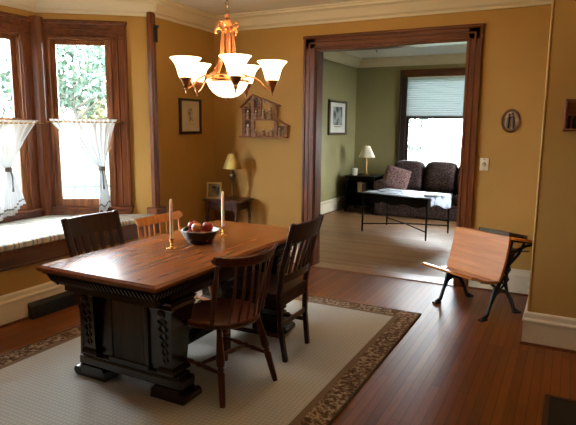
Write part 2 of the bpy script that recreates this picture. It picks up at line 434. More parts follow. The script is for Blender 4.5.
def wallframe(A, B):
    """local x along wall A->B, y outward, z up"""
    dv = (V(*B)-V(*A)); L = dv.length; dv.normalize()
    return Matrix(((dv.x,-dv.y,0,A[0]),(dv.y,dv.x,0,A[1]),(0,0,1,0),(0,0,0,1))), L
def wall_with_hole(name, Mx, L, u0, u1, z0, z1, mat, h, extL=0, extR=0):
    mb = MB()
    mb.bb(-extL,u0,0,WT,0,h); mb.bb(u1,L+extR,0,WT,0,h); mb.bb(u0,u1,0,WT,0,z0); mb.bb(u0,u1,0,WT,z1,h)
    struct(name, mb, mat, M=Mx)
def make_window(name, Mx, u0, u1, z0, z1, cl, cr, ct, casing_out=.03, hmat=M_TRIMV, smat=M_SASH, sill=True, zm=None, apron=.07):
    """double-hung window; u0..u1,z0..z1 is the rough opening"""
    root = struct_root(name)
    mb = MB()
    t = casing_out
    for a, b_, dirn in ((u0-cl,u0,1),(u1,u1+cr,-1)):
        mb.bb(a,b_,-t*.6,0,z0-.01,z1,.004)
        w = b_-a
        if w > .08:
            o = a if dirn > 0 else b_
            mb.bb(min(o,o+dirn*.03),max(o,o+dirn*.03),-t-.008,-t*.5,z0-.01,z1+ct-.004,.006)
            i = b_ if dirn > 0 else a
            mb.bb(min(i,i-dirn*.022),max(i,i-dirn*.022),-t*.95,-t*.5,z0-.01,z1+.02,.005)
            mc = i-dirn*w*.45
            mb.bb(mc-.008,mc+.008,-t*.85,-t*.5,z0-.01,z1+.03,.004)
    mb.build('casing', hmat, root, M=Mx)
    mb = MB()
    mb.bb(u0-cl,u1+cr,-t*.6,0,z1,z1+ct,.004)
    mb.bb(u0-cl-.01,u1+cr+.01,-t-.012,-t*.5,z1+ct-.03,z1+ct+.005,.006); mb.bb(u0,u1,-t*.95,-t*.5,z1,z1+.022,.005); mb.bb(u0,u1,-t*.85,-t*.5,z1+ct*.45,z1+ct*.45+.016,.004)
    mb.build('head_casing', M_TRIMH, root, M=Mx)
    mb = MB()   # jamb lining
    mb.bb(u0-.002,u0+.012,-.005,WT,z0,z1); mb.bb(u1-.012,u1+.002,-.005,WT,z0,z1); mb.bb(u0,u1,-.005,WT,z1-.012,z1)
    mb.build('jamb', smat, root, M=Mx)
    zm = zm or (z0+z1)/2
    for nm, a, b_, y0, y1, br in (('lower_sash',z0,zm+.02,.02,.05,.075),('upper_sash',zm-.02,z1-.012,.055,.085,.045)):
        mb = MB(); s = .045
        mb.bb(u0+.012,u0+.012+s,y0,y1,a,b_,.004); mb.bb(u1-.012-s,u1-.012,y0,y1,a,b_,.004)
        lo, hi = (br,.04) if nm == 'lower_sash' else (.04,br)
        mb.bb(u0+.012+s,u1-.012-s,y0,y1,a,a+lo,.004); mb.bb(u0+.012+s,u1-.012-s,y0,y1,b_-hi,b_,.004)
        sa = mb.build(nm, smat, root, M=Mx)
        mb = MB(); mb.bb(u0+.012+s-.004,u1-.012-s+.004,(y0+y1)/2-.002,(y0+y1)/2+.002,a+lo-.004,b_-hi+.004)
        mb.build('pane', M_GLASS, sa, M=Mx)
    if sill:
        mb = MB()
        mb.bb(u0-cl-.02,u1+cr+.02,-.075,.02,z0-.022,z0,.006); mb.bb(u0-cl,u1+cr,-.05,0,z0-.022-apron,z0-.022,.004)
        mb.build('window_sill', M_TRIMH, root, M=Mx)
    return root
# right (angled) bay window
MA, LA = wallframe(K1, K2)
make_window('window_1', MA, .095, .665, .70, 2.325, .035, .165, .155, zm=1.545, apron=.06)
wall_with_hole('wall_bay_right', MA, LA, .095, .665, .70, 2.325, M_WALL, ZC, .05, 0)
# centre bay window
MC, LC = wallframe(K0, K1)
make_window('window_2', MC, .18, 1.10, .70, 2.325, .13, .13, .155, zm=1.545, apron=.06)
wall_with_hole('wall_bay_center', MC, LC, .18, 1.10, .70, 2.325, M_WALL, ZC, .0, 0)
# left (angled) bay window, outside the frame
MD, LD = wallframe(KS, K0)
make_window('window_3', MD, LD-.665, LD-.095, .70, 2.325, .165, .035, .155, zm=1.545, apron=.06)
wall_with_hole('wall_bay_left', MD, LD, LD-.665, LD-.095, .70, 2.325, M_WALL, ZC, 0, .05)
# rounded-off corner posts between the bay windows
for n_, (kx, ky) in (('trim_2',K1),('trim_3',K0)):
    mb = MB(); mb.lathe([(.062,.60),(.062,2.50)], (kx+.03,ky-(.02 if n_=='trim_2' else -.02),0), 8)
    struct(n_, mb, M_TRIMV)
# bay end post + ledge
mb = MB(); mb.bb(-3.72,-3.668,4.195,4.272,.69,2.58,.006); mb.bb(-3.715,-3.66,4.215,4.255,.69,2.58,.006)
struct('trim_4', mb, M_TRIMV)
mb = MB(); mb.bb(-3.76,-3.62,4.16,4.31,.575,.69,.008); struct('trim_5', mb, M_TRIMH)
b_ = thing('wall_bracket', 'small black metal bracket high on the dark corner post of the bay', 'bracket', (-3.65,4.235,2.30))
mb = MB(); mb.bb(0,.012,-.032,.028,0,.16,.004); mb.build('plate', M_BLACK, b_)
mb = MB(); mb.tube([(.01,0,.13),(.04,.0,.135),(.045,0,.155)],.007,8); mb.build('hook', M_BLACK, b_)

# crown mouldings
CP = [(0,ZC-.155),(.022,ZC-.155),(.03,ZC-.135),(.055,ZC-.12),(.075,ZC-.085),(.10,ZC-.05),(.13,ZC-.035),(.135,ZC-.018),(.15,ZC-.015),(.15,ZC),(0,ZC)]
path = [(XR,4.05),(-.185,4.05),(-.185,YB),(XL,YB),K2,K1,K0,KS,(XL,YF),(XR,YF)]
mb = MB(); mb.sweep(path, CP, closed=True); struct('trim_6', mb, M_CREAM, smooth=False)
CP2 = [(o, z+LZC-ZC) for o, z in CP]
mb = MB(); mb.sweep([(LXR,LYN),(LXR,LYB),(LXL,LYB),(LXL,LYN)], CP2, closed=True); struct('trim_7', mb, M_CREAM)
mb = MB(); mb.bb(-.188,-.173,4.046,4.062,.24,2.55,.004); struct('trim_11', mb, plain('pale_corner_strip', (.52,.31,.09), .4))  # thin strip along the corner edge, paler than the wall paint
# baseboards
BP = [(0,0),(.022,0),(.022,.165),(.030,.17),(.030,.182),(.020,.195),(.018,.225),(.008,.236),(0,.236)]
def base(name, path, mat=M_CREAM2):
    mb = MB(); mb.sweep(path, BP); struct(name, mb, mat)
    mb = MB(); mb.sweep(path, [(.022,0),(.036,0),(.034,.012),(.022,.018)]); struct('trim_8', mb, M_TRIMH)
base('baseboard_left', [(XL,YB),(XL,YF)])
base('baseboard_back', [(OX0-.17,YB),(XL,YB)])
base('baseboard_right', [(XR,4.05),(-.185,4.05),(-.185,YB),(OX1+.13,YB)])
base('baseboard_living_left', [(LXR,LYB),(LXL,LYB),(LXL,LYN)])
# doorway casing and lining
mb = MB()
def casing_v(mb, xi, xo):
    s = 1 if xo > xi else -1
    mb.bb(min(xi,xo),max(xi,xo),YB-.022,YB,0,OZ+.125,.004)
    mb.bb(min(xo,xo-s*.028),max(xo,xo-s*.028),YB-.034,YB-.015,0,OZ+.13,.006)
    mb.bb(min(xi,xi+s*.02),max(xi,xi+s*.02),YB-.03,YB-.015,0,OZ+.015,.005)
    mc = (xi+xo)/2; mb.bb(mc-.009,mc+.009,YB-.028,YB-.015,0,OZ+.06,.004)
casing_v(mb, OX0, -2.553); casing_v(mb, OX1, -.778)
struct('trim_9', mb, M_TRIMV)
mb = MB(); mb.bb(-2.553,-.778,YB-.022,YB,OZ,OZ+.125,.004); mb.bb(-2.56,-.77,YB-.036,YB-.015,OZ+.098,OZ+.13,.006); mb.bb(OX0,OX1,YB-.03,YB-.015,OZ,OZ+.02,.005); mb.bb(OX0-.06,OX1+.06,YB-.028,YB-.015,OZ+.05,OZ+.066,.004)
struct('trim_10', mb, M_TRIMH)
mb = MB(); mb.bb(OX0-.005,OX0+.014,YB-.004,YB+.156,0,OZ,.003); mb.bb(OX1-.014,OX1+.005,YB-.004,YB+.156,0,OZ,.003); mb.bb(OX0+.014,OX1-.014,YB-.004,YB+.156,OZ-.014,OZ+.005,.003)
struct('door_1', mb, M_TRIMV)

# living-room windows: the seen one in the far wall, one in the unseen right wall
MF, LF = wallframe((LXL,LYB),(LXR,LYB))
uu = lambda x: x-LXL
make_window('window_4', MF, uu(-2.78), uu(-1.56), .70, 2.43, .12, .12, .125, hmat=M_DARKTRIM, smat=M_DARKTRIM, zm=1.70)
wall_with_hole('wall_living_back', MF, LF, uu(-2.78), uu(-1.56), .70, 2.43, M_GREEN, LZC, .14, .14)
MG, LG = wallframe((LXR,LYN),(LXR,LYB))
# outward must be +x here, so run the wall the other way round
MG = Matrix(((0,1,0,LXR),(-1,0,0,LYB),(0,0,1,0),(0,0,0,1))); LG = LYB-LYN
make_window('window_5', MG, 1.0, 2.4, .60, 2.43, .12, .12, .125, hmat=M_DARKTRIM, smat=M_DARKTRIM)
wall_with_hole('wall_living_right', MG, LG, 1.0, 2.4, .60, 2.43, M_GREEN, LZC, .0, 0)
# cellular shade
rt = thing('pleated_blind', 'white pleated shade half lowered over the living room window', 'blind', (-2.17,LYB-.012,0))
mb = MB()
n = 34; zt, zb = 2.415, 1.735
poly = []
for i in range(n+1):
    z = zt+(zb-zt)*i/n; poly.append(((.0 if i%2 else .007), z))
pl2 = poly + [(.03,zb),(.03,zt)]
Mx = Matrix(((0,0,1,0),(1,0,0,0),(0,1,0,0),(0,0,0,1)))
mb.prism(pl2, 1.19, Mx, (-.595,-.015,0)); mb.build('pleats', sheer('shade_cloth', (.62,.68,.69), .0, .30), rt)
mb = MB(); mb.bb(-.597,.597,-.02,.018,zb-.028,zb,.005); mb.build('bottom_rail', plain('rail_grey', (.10,.12,.12),.4), rt)
mb = MB(); mb.bb(-.597,.597,-.02,.018,zt,zt+.014,.004); mb.build('head_rail', M_WHITE, rt)

# ------------------------------------------------------------------ bay bench and cushion
rt = thing('window_bench', 'dark wood bench built into the bay under the windows', 'bench', (0,0,0))
def bay_poly(x_front, inset, y0=1.78, y1=4.22):
    i = inset
    return [(x_front,y0),(x_front,y1),(-3.70-.02,4.245-i),(K1[0]+i,K1[1]-i*.45),(K0[0]+i,K0[1]+i*.45),(-3.70-.02,1.755+i)]
mb = MB(); mb.prism(bay_poly(-3.655,.004,1.74,4.255), .03, None, (0,0,.54)); mb.build('seat_board', M_TRIMH, rt)
mb = MB(); mb.bb(-3.70,-3.67,1.73,4.27,.43,.54,.004); mb.bb(-3.698,-3.66,1.73,4.27,.425,.445,.004); mb.build('front_board', wood('bench_front', (.06,.02,.008), (.15,.055,.02), .35, axis=1), rt)
mb = MB()
P0 = bay_poly(-3.645,.055,1.80,4.20); cx_ = sum(p[0] for p in P0)/6; cy_ = sum(p[1] for p in P0)/6
lv = [(.018,.572),(.003,.582),(0,.60),(.004,.617),(.02,.626)]
# densify front edge by stacking inset polygons
rings = []
for ins, z in lv:
    q = bay_poly(-3.645-ins, .055+ins, 1.80+ins, 4.20-ins)
    rings.append([mb.bm.verts.new((x,y,z)) for x,y in q])
for a, b2 in zip(rings, rings[1:]):
    for k in range(6): mb._f([a[k],a[(k+1)%6],b2[(k+1)%6],b2[k]])
mb._f(rings[0][::-1]); mb._f(rings[-1])
tag(mb.build('bench_cushion', M_STRIPE, None, smooth=True), 'long striped cushion lying on the bay window bench', 'cushion')

# ------------------------------------------------------------------ curtains
def curtain_set(Mx, u_rod, top, tie, bot, zrod, ztie, zbot, lab, labrod, yoff=-.085, nf=9, cord_side=0):
    R_ = thing('curtain_rod', labrod, 'curtain rod', Mx @ V((u_rod[0]+u_rod[1])/2, yoff, zrod))
    Mi = Matrix.Translation(-(Mx @ V((u_rod[0]+u_rod[1])/2, yoff, zrod))) @ Mx
    mb = MB(); mb.tube([(u_rod[0],yoff,zrod),(u_rod[1],yoff,zrod)], .006, 10); mb.build('rod', M_BRASS, R_, smooth=True, M=Mi)
    for u in u_rod:
        mb = MB(); mb.tube([(u,yoff,zrod),(u,-.018,zrod)], .007, 8); mb.bb(u-.012,u+.012,-.02,-.012,zrod-.018,zrod+.018,.003); mb.build('bracket', M_ABRASS, R_, M=Mi)
    C_ = thing('cafe_curtain', lab, 'curtain', Mx @ V(tie[0], yoff, zbot))
    Mi = Matrix.Translation(-(Mx @ V(tie[0], yoff, zbot))) @ Mx
    def fn(s, t):
        if t < .56:
            k = t/.56; z = zrod+.028+(ztie-zrod-.028)*k
            e = k**1.25
            ul = top[0]+(tie[0]-.022-top[0])*(k**1.1); ur = top[1]+(tie[0]+.022-top[1])*(k**.75)
            u = ul+(ur-ul)*s
            sag = -.03*math.sin(PI*k)*(1-abs(2*s-1))
            z += sag
            amp = .013*(1-.35*k)
        else:
            k = (t-.56)/.44; z0 = ztie+(zbot-ztie)*k
            kk = k**.8
            ul = tie[0]-.022+(bot[0]-tie[0]+.022)*kk; ur = tie[0]+.022+(bot[1]-tie[0]-.022)*kk
            u = ul+(ur-ul)*s; z = z0 + k*bot[2]*(s) + k*.02*math.sin(s*9)
            amp = .0085+.012*k
        y = yoff+amp*math.sin(2*PI*nf*s+1.2*t)+.004*math.sin(2*PI*nf*2.3*s)
        if t < .04: y = yoff+.0085*math.sin(2*PI*nf*1.6*s)+(.0)
        return V(u, y, z)
    mb = MB(); mb.grid(fn, 90, 60, lambda s, t: 1 if (.925 < t < .945 ) else 0)
    mb.build('fabric', [M_SHEER, M_HEM], C_, smooth=True, M=Mi)
    mb = MB(); mb.lathe([(.029,-.02),(.034,-.008),(.034,.008),(.029,.02)], (tie[0],yoff,ztie), 16, sy=.9)
    mb.tube([(tie[0]+.02*cord_side,yoff-.028,ztie),(tie[0]+.01,yoff-.036,ztie-.07),(tie[0]+.012,yoff-.034,ztie-.15),(tie[0]+.014,yoff-.03,ztie-.20)],[.007,.006,.006,.010],8)
    mb.build('tieback', M_TIE, C_, M=Mi)
curtain_set(MA, (.075,.76), (.09,.725), (.566,0), (.515,.635,.05), 1.532, 1.085, .645,
    'white sheer cafe curtain tied back over the right bay window', 'thin brass rod across the right bay window')
curtain_set(MC, (.15,1.23), (.40,1.19), (.835,0), (.72,.985,.13), 1.515, 1.10, .635,
    'white sheer cafe curtain tied back over the bay window at the left edge', 'thin brass rod across the bay window at the left edge')

# ------------------------------------------------------------------ rug
RX0, RX1, RY0, RY1 = -3.20, -.98, .95, 4.29
RT = .010
mb = MB(); mb.box((0,0,RT/2),(RX1-RX0,RY1-RY0,RT),None,.004)
tag(mb.build('area_rug', rug_mat((RX1-RX0)/2,(RY1-RY0)/2), None, loc=((RX0+RX1)/2,(RY0+RY1)/2,0.0005)), 'beige woven rug with brown floral border under the dining table', 'rug')
RZ = RT+.0008

# ------------------------------------------------------------------ dining table
TX0, TX1, TY0, TY1, TZ = -2.575, -1.725, 1.955, 3.70, .735
tcx, tcy = (TX0+TX1)/2, (TY0+TY1)/2
T = thing('dining_table', 'dark carved dining table with reddish top in the middle of the rug', 'dining table', (tcx,tcy,RZ))
hx, hy = (TX1-TX0)/2, (TY1-TY0)/2; tz = TZ-RZ
mb = MB()
mb.box((0,0,tz-.011),(2*hx-.02,2*hy-.02,.022),None,.004)
mb.build('table_top', M_TTOP, T)
mb = MB()  # moulded rim of the top
rim = [(-.032,tz-.002),(-.024,tz-.001),(-.012,tz-.003),(0,tz-.012),(.0,tz-.026),(-.008,tz-.034),(-.032,tz-.034)]
loop = [(hx,-hy),(-hx,-hy),(-hx,hy),(hx,hy)]
mb.sweep(loop, rim, closed=True); mb.build('rim', M_TTOP, T)
mb = MB()  # gadrooned apron under the top: cove profile + slanted ridges
ap = [(-.02,tz-.034),(-.02,tz-.045),(-.035,tz-.055),(-.05,tz-.085),(-.085,tz-.115),(-.10,tz-.12),(-.10,tz-.155),(-.14,tz-.155),(-.14,tz-.034)]
mb.sweep(loop, ap, closed=True)
def ridges(p0, p1, outv):
    p0, p1 = V(*p0), V(*p1); L = (p1-p0).length; n = int(L/.026); dv = (p1-p0).normalized(); o = V(*outv)
    for i in range(n):
        c = p0+dv*(i+.5)*L/n
        a = c+o*-.03+V(0,0,tz-.054)-dv*.006; b2 = c+o*-.050+V(0,0,tz-.085); e = c+o*-.086+V(0,0,tz-.116)+dv*.010
        mb.tube([a,b2,e],[.006,.009,.006],5)
ridges((-hx+.05,-hy,0),(hx-.05,-hy,0),(0,-1,0)); ridges((hx,-hy+.05,0),(hx,hy-.05,0),(1,0,0)); ridges((-hx,-hy+.05,0),(-hx,hy-.05,0),(-1,0,0))
mb.build('apron', M_TBASE, T)
def pedestal(sy, nm):
    """near end: sy=-1"""
    yc = sy*(hy-.29)          # centre of the trestle
    mb = MB()
    mb.box((0,yc,.335),(.46,.07,.48),None,.004)
    for s in (-1,1): mb.box((s*.135,yc+sy*.043,.34),(.026,.02,.42),None,.005)
    mb.box((0,yc+sy*.045,.545),(.30,.03,.035),None,.006); mb.box((0,yc+sy*.045,.15),(.30,.03,.035),None,.006)
    ro = mb.build('trestle', M_TBASE, T)
    mb = MB(); mb.box((0,yc+sy*.038,.345),(.235,.02,.36),None,.003); mb.build('panel', M_TPANEL, ro)
    mb = MB()
    mb.box((0,yc,.10),(.77,.13,.055),None,.008); mb.box((0,yc,.135),(.72,.115,.022),None,.008)
    mb.build('plinth', M_TBASE, T)
    for s in (-1,1):
        # tapering carved pilaster: narrow foot, wide capital
        mb = MB()
        x = s*.285
        rings = []
        for w, dd, z in ((.050,.070,.148),(.060,.076,.16),(.056,.072,.175),(.042,.064,.19),(.056,.082,.42),(.072,.098,.52),(.080,.105,.535),(.070,.098,.55),(.085,.112,.575)):
            rings.append([mb.bm.verts.new((x+a*w, yc+b3*dd, z)) for a, b3 in ((-1,-1),(1,-1),(1,1),(-1,1))])
        for a, b3 in zip(rings, rings[1:]):
            for k in range(4): mb._f([a[k],a[(k+1)%4],b3[(k+1)%4],b3[k]])
        mb._f(rings[0][::-1]); mb._f(rings[-1])
        pl = mb.build('pilaster', M_TBASE, T)
        mb = MB()   # carved leaf relief on its end face
        for zz in range(6):
            z = .21+zz*.045; wv = .016+.0025*zz; yf = yc+sy*(.066+.0042*zz)
            for q in (-1,1): mb.tube([(x,yf,z),(x+q*wv,yf+sy*.004,z+.022),(x+q*wv*.5,yf+sy*.003,z+.045)],[.005,.006,.003],5)
        mb.lathe([(.001,-.012),(.022,-.006),(.026,.0),(.022,.006),(.001,.012)],(x,yc+sy*.099,.50),12,Matrix.Rotation(PI/2,4,'X'))
        mb.build('carving', M_TBASE, pl)
        # scrolled bracket foot
        mb = MB()
        M3 = Matrix(((s,0,0,0),(0,0,1,0),(0,1,0,0),(0,0,0,1)))
        prof = [(.17,0),(.40,0),(.415,.012),(.415,.035),(.40,.05),(.37,.055),(.37,.074),(.20,.074),(.18,.05)]
        mb.prism(prof, .14, M3, (0,yc-.07,0))
        mb.tube([(s*.398,yc-.072,.03),(s*.398,yc+.072,.03)],.026,12)
        mb.build('foot', M_TBASE, T)
pedestal(-1,'a'); pedestal(1,'b')
mb = MB(); mb.box((0,0,.115),(.09,2*(hy-.29)-.06,.06),None,.008); mb.box((0,0,.155),(.05,2*(hy-.29)-.06,.03),None,.006)
mb.build('stretcher', M_TBASE, T)
mb = MB()
for s in (-1,1): mb.bb(s*.33-.02,s*.33+.02,-hy+.2,hy-.2,.575,tz-.1)
mb.build('runner', M_TBASE, T)

# ------------------------------------------------------------------ chairs
def turned(mb, p0, p1, prof, seg=12):
    """turned member from p0 to p1 with [(t, r)]"""
    p0, p1 = V(*p0), V(*p1); mb.tube([p0+(p1-p0)*t for t, _ in prof], [r_ for _, r_ in prof], seg)
LEGP = [(0,.015),(.06,.017),(.30,.019),(.42,.021),(.45,.014),(.47,.019),(.50,.014),(.52,.021),(.56,.024),(.70,.022),(.86,.017),(.93,.015),(1,.015)]
STRP = [(0,.008),(.1,.010),(.35,.014),(.42,.009),(.5,.017),(.58,.009),(.65,.014),(.9,.010),(1,.008)]
def windsor(label, m, crest_hw=.238):
    c = thing('windsor_chair', label, 'chair', (0,0,0), 0)
    mb = MB()     # saddle seat, facing +x
    def seatfn(z0, k):
        return [(k*(.228*math.cos(a))+.006, k*.236*math.sin(a)*(1-.10*(-math.cos(a) if math.cos(a) < 0 else 0)), z0) for a in [2*PI*i/36 for i in range(36)]]
    rings = [[mb.bm.verts.new(p) for p in seatfn(z, k)] for z, k in ((.392,.86),(.398,.95),(.414,1.0),(.428,.99),(.434,.95),(.430,.85),(.424,.6),(.422,.3))]
    for a, b2 in zip(rings, rings[1:]):
        for k in range(36): mb._f([a[k],a[(k+1)%36],b2[(k+1)%36],b2[k]])
    mb._f(rings[0][::-1]); mb._f(rings[-1])
    mb.build('seat', m, c, smooth=True)
    foot = {}
    for sx in (-1,1):
        for sy in (-1,1):
            top = V(sx*.135, sy*.15, .402); bt = V(sx*.205+(-.02 if sx < 0 else .0), sy*.212, 0)
            foot[sx,sy] = (top, bt)
            mb = MB(); turned(mb, bt, top, LEGP); mb.build('leg', m, c, smooth=True)
    at = lambda k, z: foot[k][1]+(foot[k][0]-foot[k][1])*(z/.402)
    for sy in (-1,1):
        mb = MB(); turned(mb, at((-1,sy),.17), at((1,sy),.17), STRP); mb.build('stretcher', m, c, smooth=True)
    mb = MB(); a = (at((-1,-1),.17)+at((1,-1),.17))/2; b2 = (at((-1,1),.17)+at((1,1),.17))/2; turned(mb, a, b2, STRP); mb.build('stretcher', m, c, smooth=True)
    def crest(s, z):  # s in -1..1
        return V(-.185-.07*(1-s*s), s*crest_hw, z)
    for i in range(7):
        s = -0.78+1.56*i/6
        a_ = s*1.12
        b0 = V(-.200*math.cos(a_*.85), .20*math.sin(a_*1.05)*1.0, .424); t0 = crest(s*.93, .775); 
        mid = (b0+t0)/2+V(-.012,0,0)
        if i in (0,6): continue
        mb = MB(); mb.tube([b0,b0+(mid-b0)*.5,mid,mid+(t0-mid)*.5,t0],[.0075,.0095,.0085,.007,.006],8); mb.build('spindle', m, c, smooth=True)
    for s in (-1,1):
        b0 = V(-.125, s*.195, .424); t0 = crest(s*.90, .775)
        mb = MB(); turned(mb, b0, t0, [(0,.012),(.12,.014),(.2,.010),(.25,.016),(.30,.011),(.36,.015),(.7,.014),(.9,.011),(1,.010)]); mb.build('back_post', m, c, smooth=True)
    mb = MB()
    N = 28; rows = []
    for i in range(N+1):
        s = -1+2*i/N; p = crest(s, 0); 
        top = .828-.012*(1-s*s)+ (.012*math.exp(-((abs(s)-.97)/.06)**2)); bot = .758+.018*s*s+(.02*max(0,abs(s)-.9)/.1)
        if abs(s) > .97: top -= .006
        lean = -.022
        t_ = .011
        rows.append([mb.bm.verts.new((p.x+t_, p.y, bot)), mb.bm.verts.new((p.x-t_, p.y, bot)), mb.bm.verts.new((p.x-t_+lean, p.y, top-.006)), mb.bm.verts.new((p.x+lean, p.y, top)), mb.bm.verts.new((p.x+t_+lean, p.y, top-.006))])
    for a, b2 in zip(rows, rows[1:]):
        for k in range(5): mb._f([a[k],a[(k+1)%5],b2[(k+1)%5],b2[k]])
    mb._f(rows[0]); mb._f(rows[-1][::-1])
    mb.build('crest_rail', m, c, smooth=True)
    return c
w1 = windsor('cherry spindle back chair nearest the camera at right side of dining table', M_CHRED)
w1.location = (-1.725,2.52,RZ); w1.rotation_euler = (0,0,rad(167)); w1['group'] = 'spindle back chairs'
w2 = dup(w1, (-2.515,3.13,RZ), rad(-3), 'light-brightened orange spindle back chair on far left side of the table', 'spindle back chairs')
recolor(w2, M_CHLIT)

def slatchair(label, m):
    c = thing('slat_back_chair', label, 'chair', (0,0,0), 0)
    sw = .21   # half width
    for s in (-1,1):
        mb = MB()
        pts = [(-.235,s*.17,0),(-.205,s*.185,.22),(-.20,s*.195,.44),(-.225,s*.203,.62),(-.275,s*.21,.80),(-.305,s*.213,.908)]
        for a, b2 in zip(pts, pts[1:]): mb.bar(a, b2, .036, .030, .005, up=(1,0,0), ext=.003)
        mb.build('back_post', m, c)
        mb = MB(); mb.bar((.195,s*.187,0),(.19,s*.187,.43),.034,.034,.005,up=(1,0,0)); mb.build('leg', m, c)
    mb = MB(); mb.prism([(-.215,-.20),(-.215,.20),(.222,.222),(.232,.20),(.232,-.20),(.222,-.222)], .026, None, (0,0,.425)); 
    mb.build('seat', m, c)
    mb = MB()
    for s in (-1,1): mb.bar((-.20,s*.19,.39),(.19,s*.195,.39),.02,.06,.003)
    mb.bar((.19,-.19,.39),(.19,.19,.39),.02,.06,.003); mb.bar((-.20,-.18,.39),(-.20,.18,.39),.02,.06,.003)
    mb.build('seat_frame', m, c)
    for s in (-1,1):
        mb = MB(); mb.bar((-.207,s*.183,.17),(.192,s*.195,.17),.016,.028,.003); mb.build('stretcher', m, c)
    mb = MB(); mb.bar((.192,-.19,.25),(.192,.19,.25),.016,.035,.003); mb.build('stretcher', m, c)
    mb = MB(); mb.bar((-.206,-.18,.24),(-.206,.18,.24),.016,.035,.003); mb.build('stretcher', m, c)
    bx = lambda z: -.20-.107*max(0,(z-.44)/.475)**1.25
    def rail(nm, z0, z1, bow, t_):
        mb = MB()
        rows = []
        for i in range(17):
            s = -1+2*i/16; hw = .194+.018*((z0+z1)/2-.44)/.475; x0, x1 = bx(z0), bx(z1); q = -bow*(1-s*s)
            zz = z1-.010*(1-abs(s))*0
            rows.append([mb.bm.verts.new((x0+q+t_, s*hw, z0)), mb.bm.verts.new((x0+q-t_, s*hw, z0)), mb.bm.verts.new((x1+q-t_, s*hw, zz)), mb.bm.verts.new((x1+q+t_, s*hw, zz))])
        for a, b2 in zip(rows, rows[1:]):
            for k in range(4): mb._f([a[k],a[(k+1)%4],b2[(k+1)%4],b2[k]])
        mb._f(rows[0]); mb._f(rows[-1][::-1]); mb.build(nm, m, c)
    rail('crest_rail', .785, .905, .030, .011)
    rail('lower_rail', .52, .575, .022, .010)
    for i in range(5):
        s = -.66+1.32*i/4
        mb = MB(); q0 = -.022*(1-s*s); q1 = -.030*(1-s*s)
        mb.bar((bx(.57)+q0,s*.198,.565),(bx(.68)+(q0+q1)/2,s*.206,.68),.034,.012,.002,up=(1,0,0),ext=.002); mb.bar((bx(.68)+(q0+q1)/2,s*.206,.68),(bx(.79)+q1,s*.214,.79),.034,.012,.002,up=(1,0,0),ext=.002)
        mb.build('slat', m, c)
    return c
s1 = slatchair('dark slat back chair on the right side of the table, nearest the doorway', M_CHDARK)
s1.location = (-1.765,3.105,RZ); s1.rotation_euler = (0,0,rad(181)); s1['group'] = 'slat back chairs'
dup(s1, (-2.48,2.545,RZ), rad(-1), 'dark slat back chair on the left side of the table by the window bench', 'slat back chairs')

# ------------------------------------------------------------------ on the table: candles, bowl, apples
def candlestick(x, y, lab, labc, h):
    c = thing('candlestick', lab, 'candlestick', (x,y,TZ), 0, 'brass candlesticks on the dining table')
    mb = MB(); mb.lathe([(.001,0),(.036,0),(.038,.003),(.03,.006),(.012,.009),(.008,.014)],(0,0,0),28); mb.build('base', M_BRASS, c, smooth=True)
    mb = MB(); mb.lathe([(.008,.012),(.006,.02),(.011,.026),(.006,.032),(.008,.04),(.016,.046),(.016,.05),(.0125,.052),(.0125,.062),(.015,.064),(.0118,.065),(.0118,.05)],(0,0,0),20); mb.build('stem', M_BRASS, c, smooth=True)
    k = thing('candle', labc, 'candle', (x,y,TZ+.051), 0, 'tall ivory candles on the dining table')
    mb = MB(); mb.lathe([(.0112,0),(.0112,.02),(.0098,h*.9),(.0085,h-.01),(.005,h-.002),(.001,h)],(0,0,0),18); mb.build('wax', M_CANDLE, k, smooth=True)
    mb = MB(); mb.tube([(0,0,h-.004),(.001,0,h+.006),(.003,0,h+.011)],.0011,6); mb.build('wick', M_INK, k)
candlestick(-2.205,2.665,'brass candlestick left of the fruit bowl on the dining table','tall ivory taper in the candlestick left of the fruit bowl',.265)
candlestick(-2.165,3.18,'brass candlestick right of the fruit bowl on the dining table','tall ivory taper in the candlestick right of the fruit bowl',.265)
BX, BY = -2.155, 2.895
bl = thing('fruit_bowl', 'dark navy bowl of apples between the two candlesticks', 'bowl', (BX,BY,TZ))
sq = lambda a, z: 1+.03*math.cos(8*a)*(z/.085)
mb = MB(); mb.lathe([(.001,0),(.078,0),(.082,.004),(.10,.035),(.122,.075),(.128,.088),(.122,.089),(.116,.075),(.094,.035),(.076,.010),(.001,.008)],(0,0,0),48,wob=sq); mb.build('body', M_BOWL, bl, smooth=True)
mb = MB(); mb.lathe([(.1245,.0885),(.129,.0875),(.1305,.0905),(.127,.0925),(.1235,.091),(.1245,.0885)],(0,0,0),48,wob=sq,cap=False); mb.build('rim', M_RIM, bl, smooth=True)
ap_first = None
pos = [(-.065,-.03,.047,'red apple at the left end of the fruit bowl'),(-.004,-.068,.047,'red apple at the front of the fruit bowl nearest the near candle'),(.06,-.03,.047,'dark red apple at the front right of the fruit bowl'),
       (-.045,.04,.047,'red apple at the back left of the fruit bowl'),(.035,.055,.047,'red apple at the right end of the fruit bowl'),(-.002,-.03,.102,'blushed yellow apple on top of the fruit bowl pile'),(.045,.025,.104,'bright red apple on top right of the fruit bowl pile'),(-.060,.008,.104,'dark red apple on top left of the fruit bowl pile')]
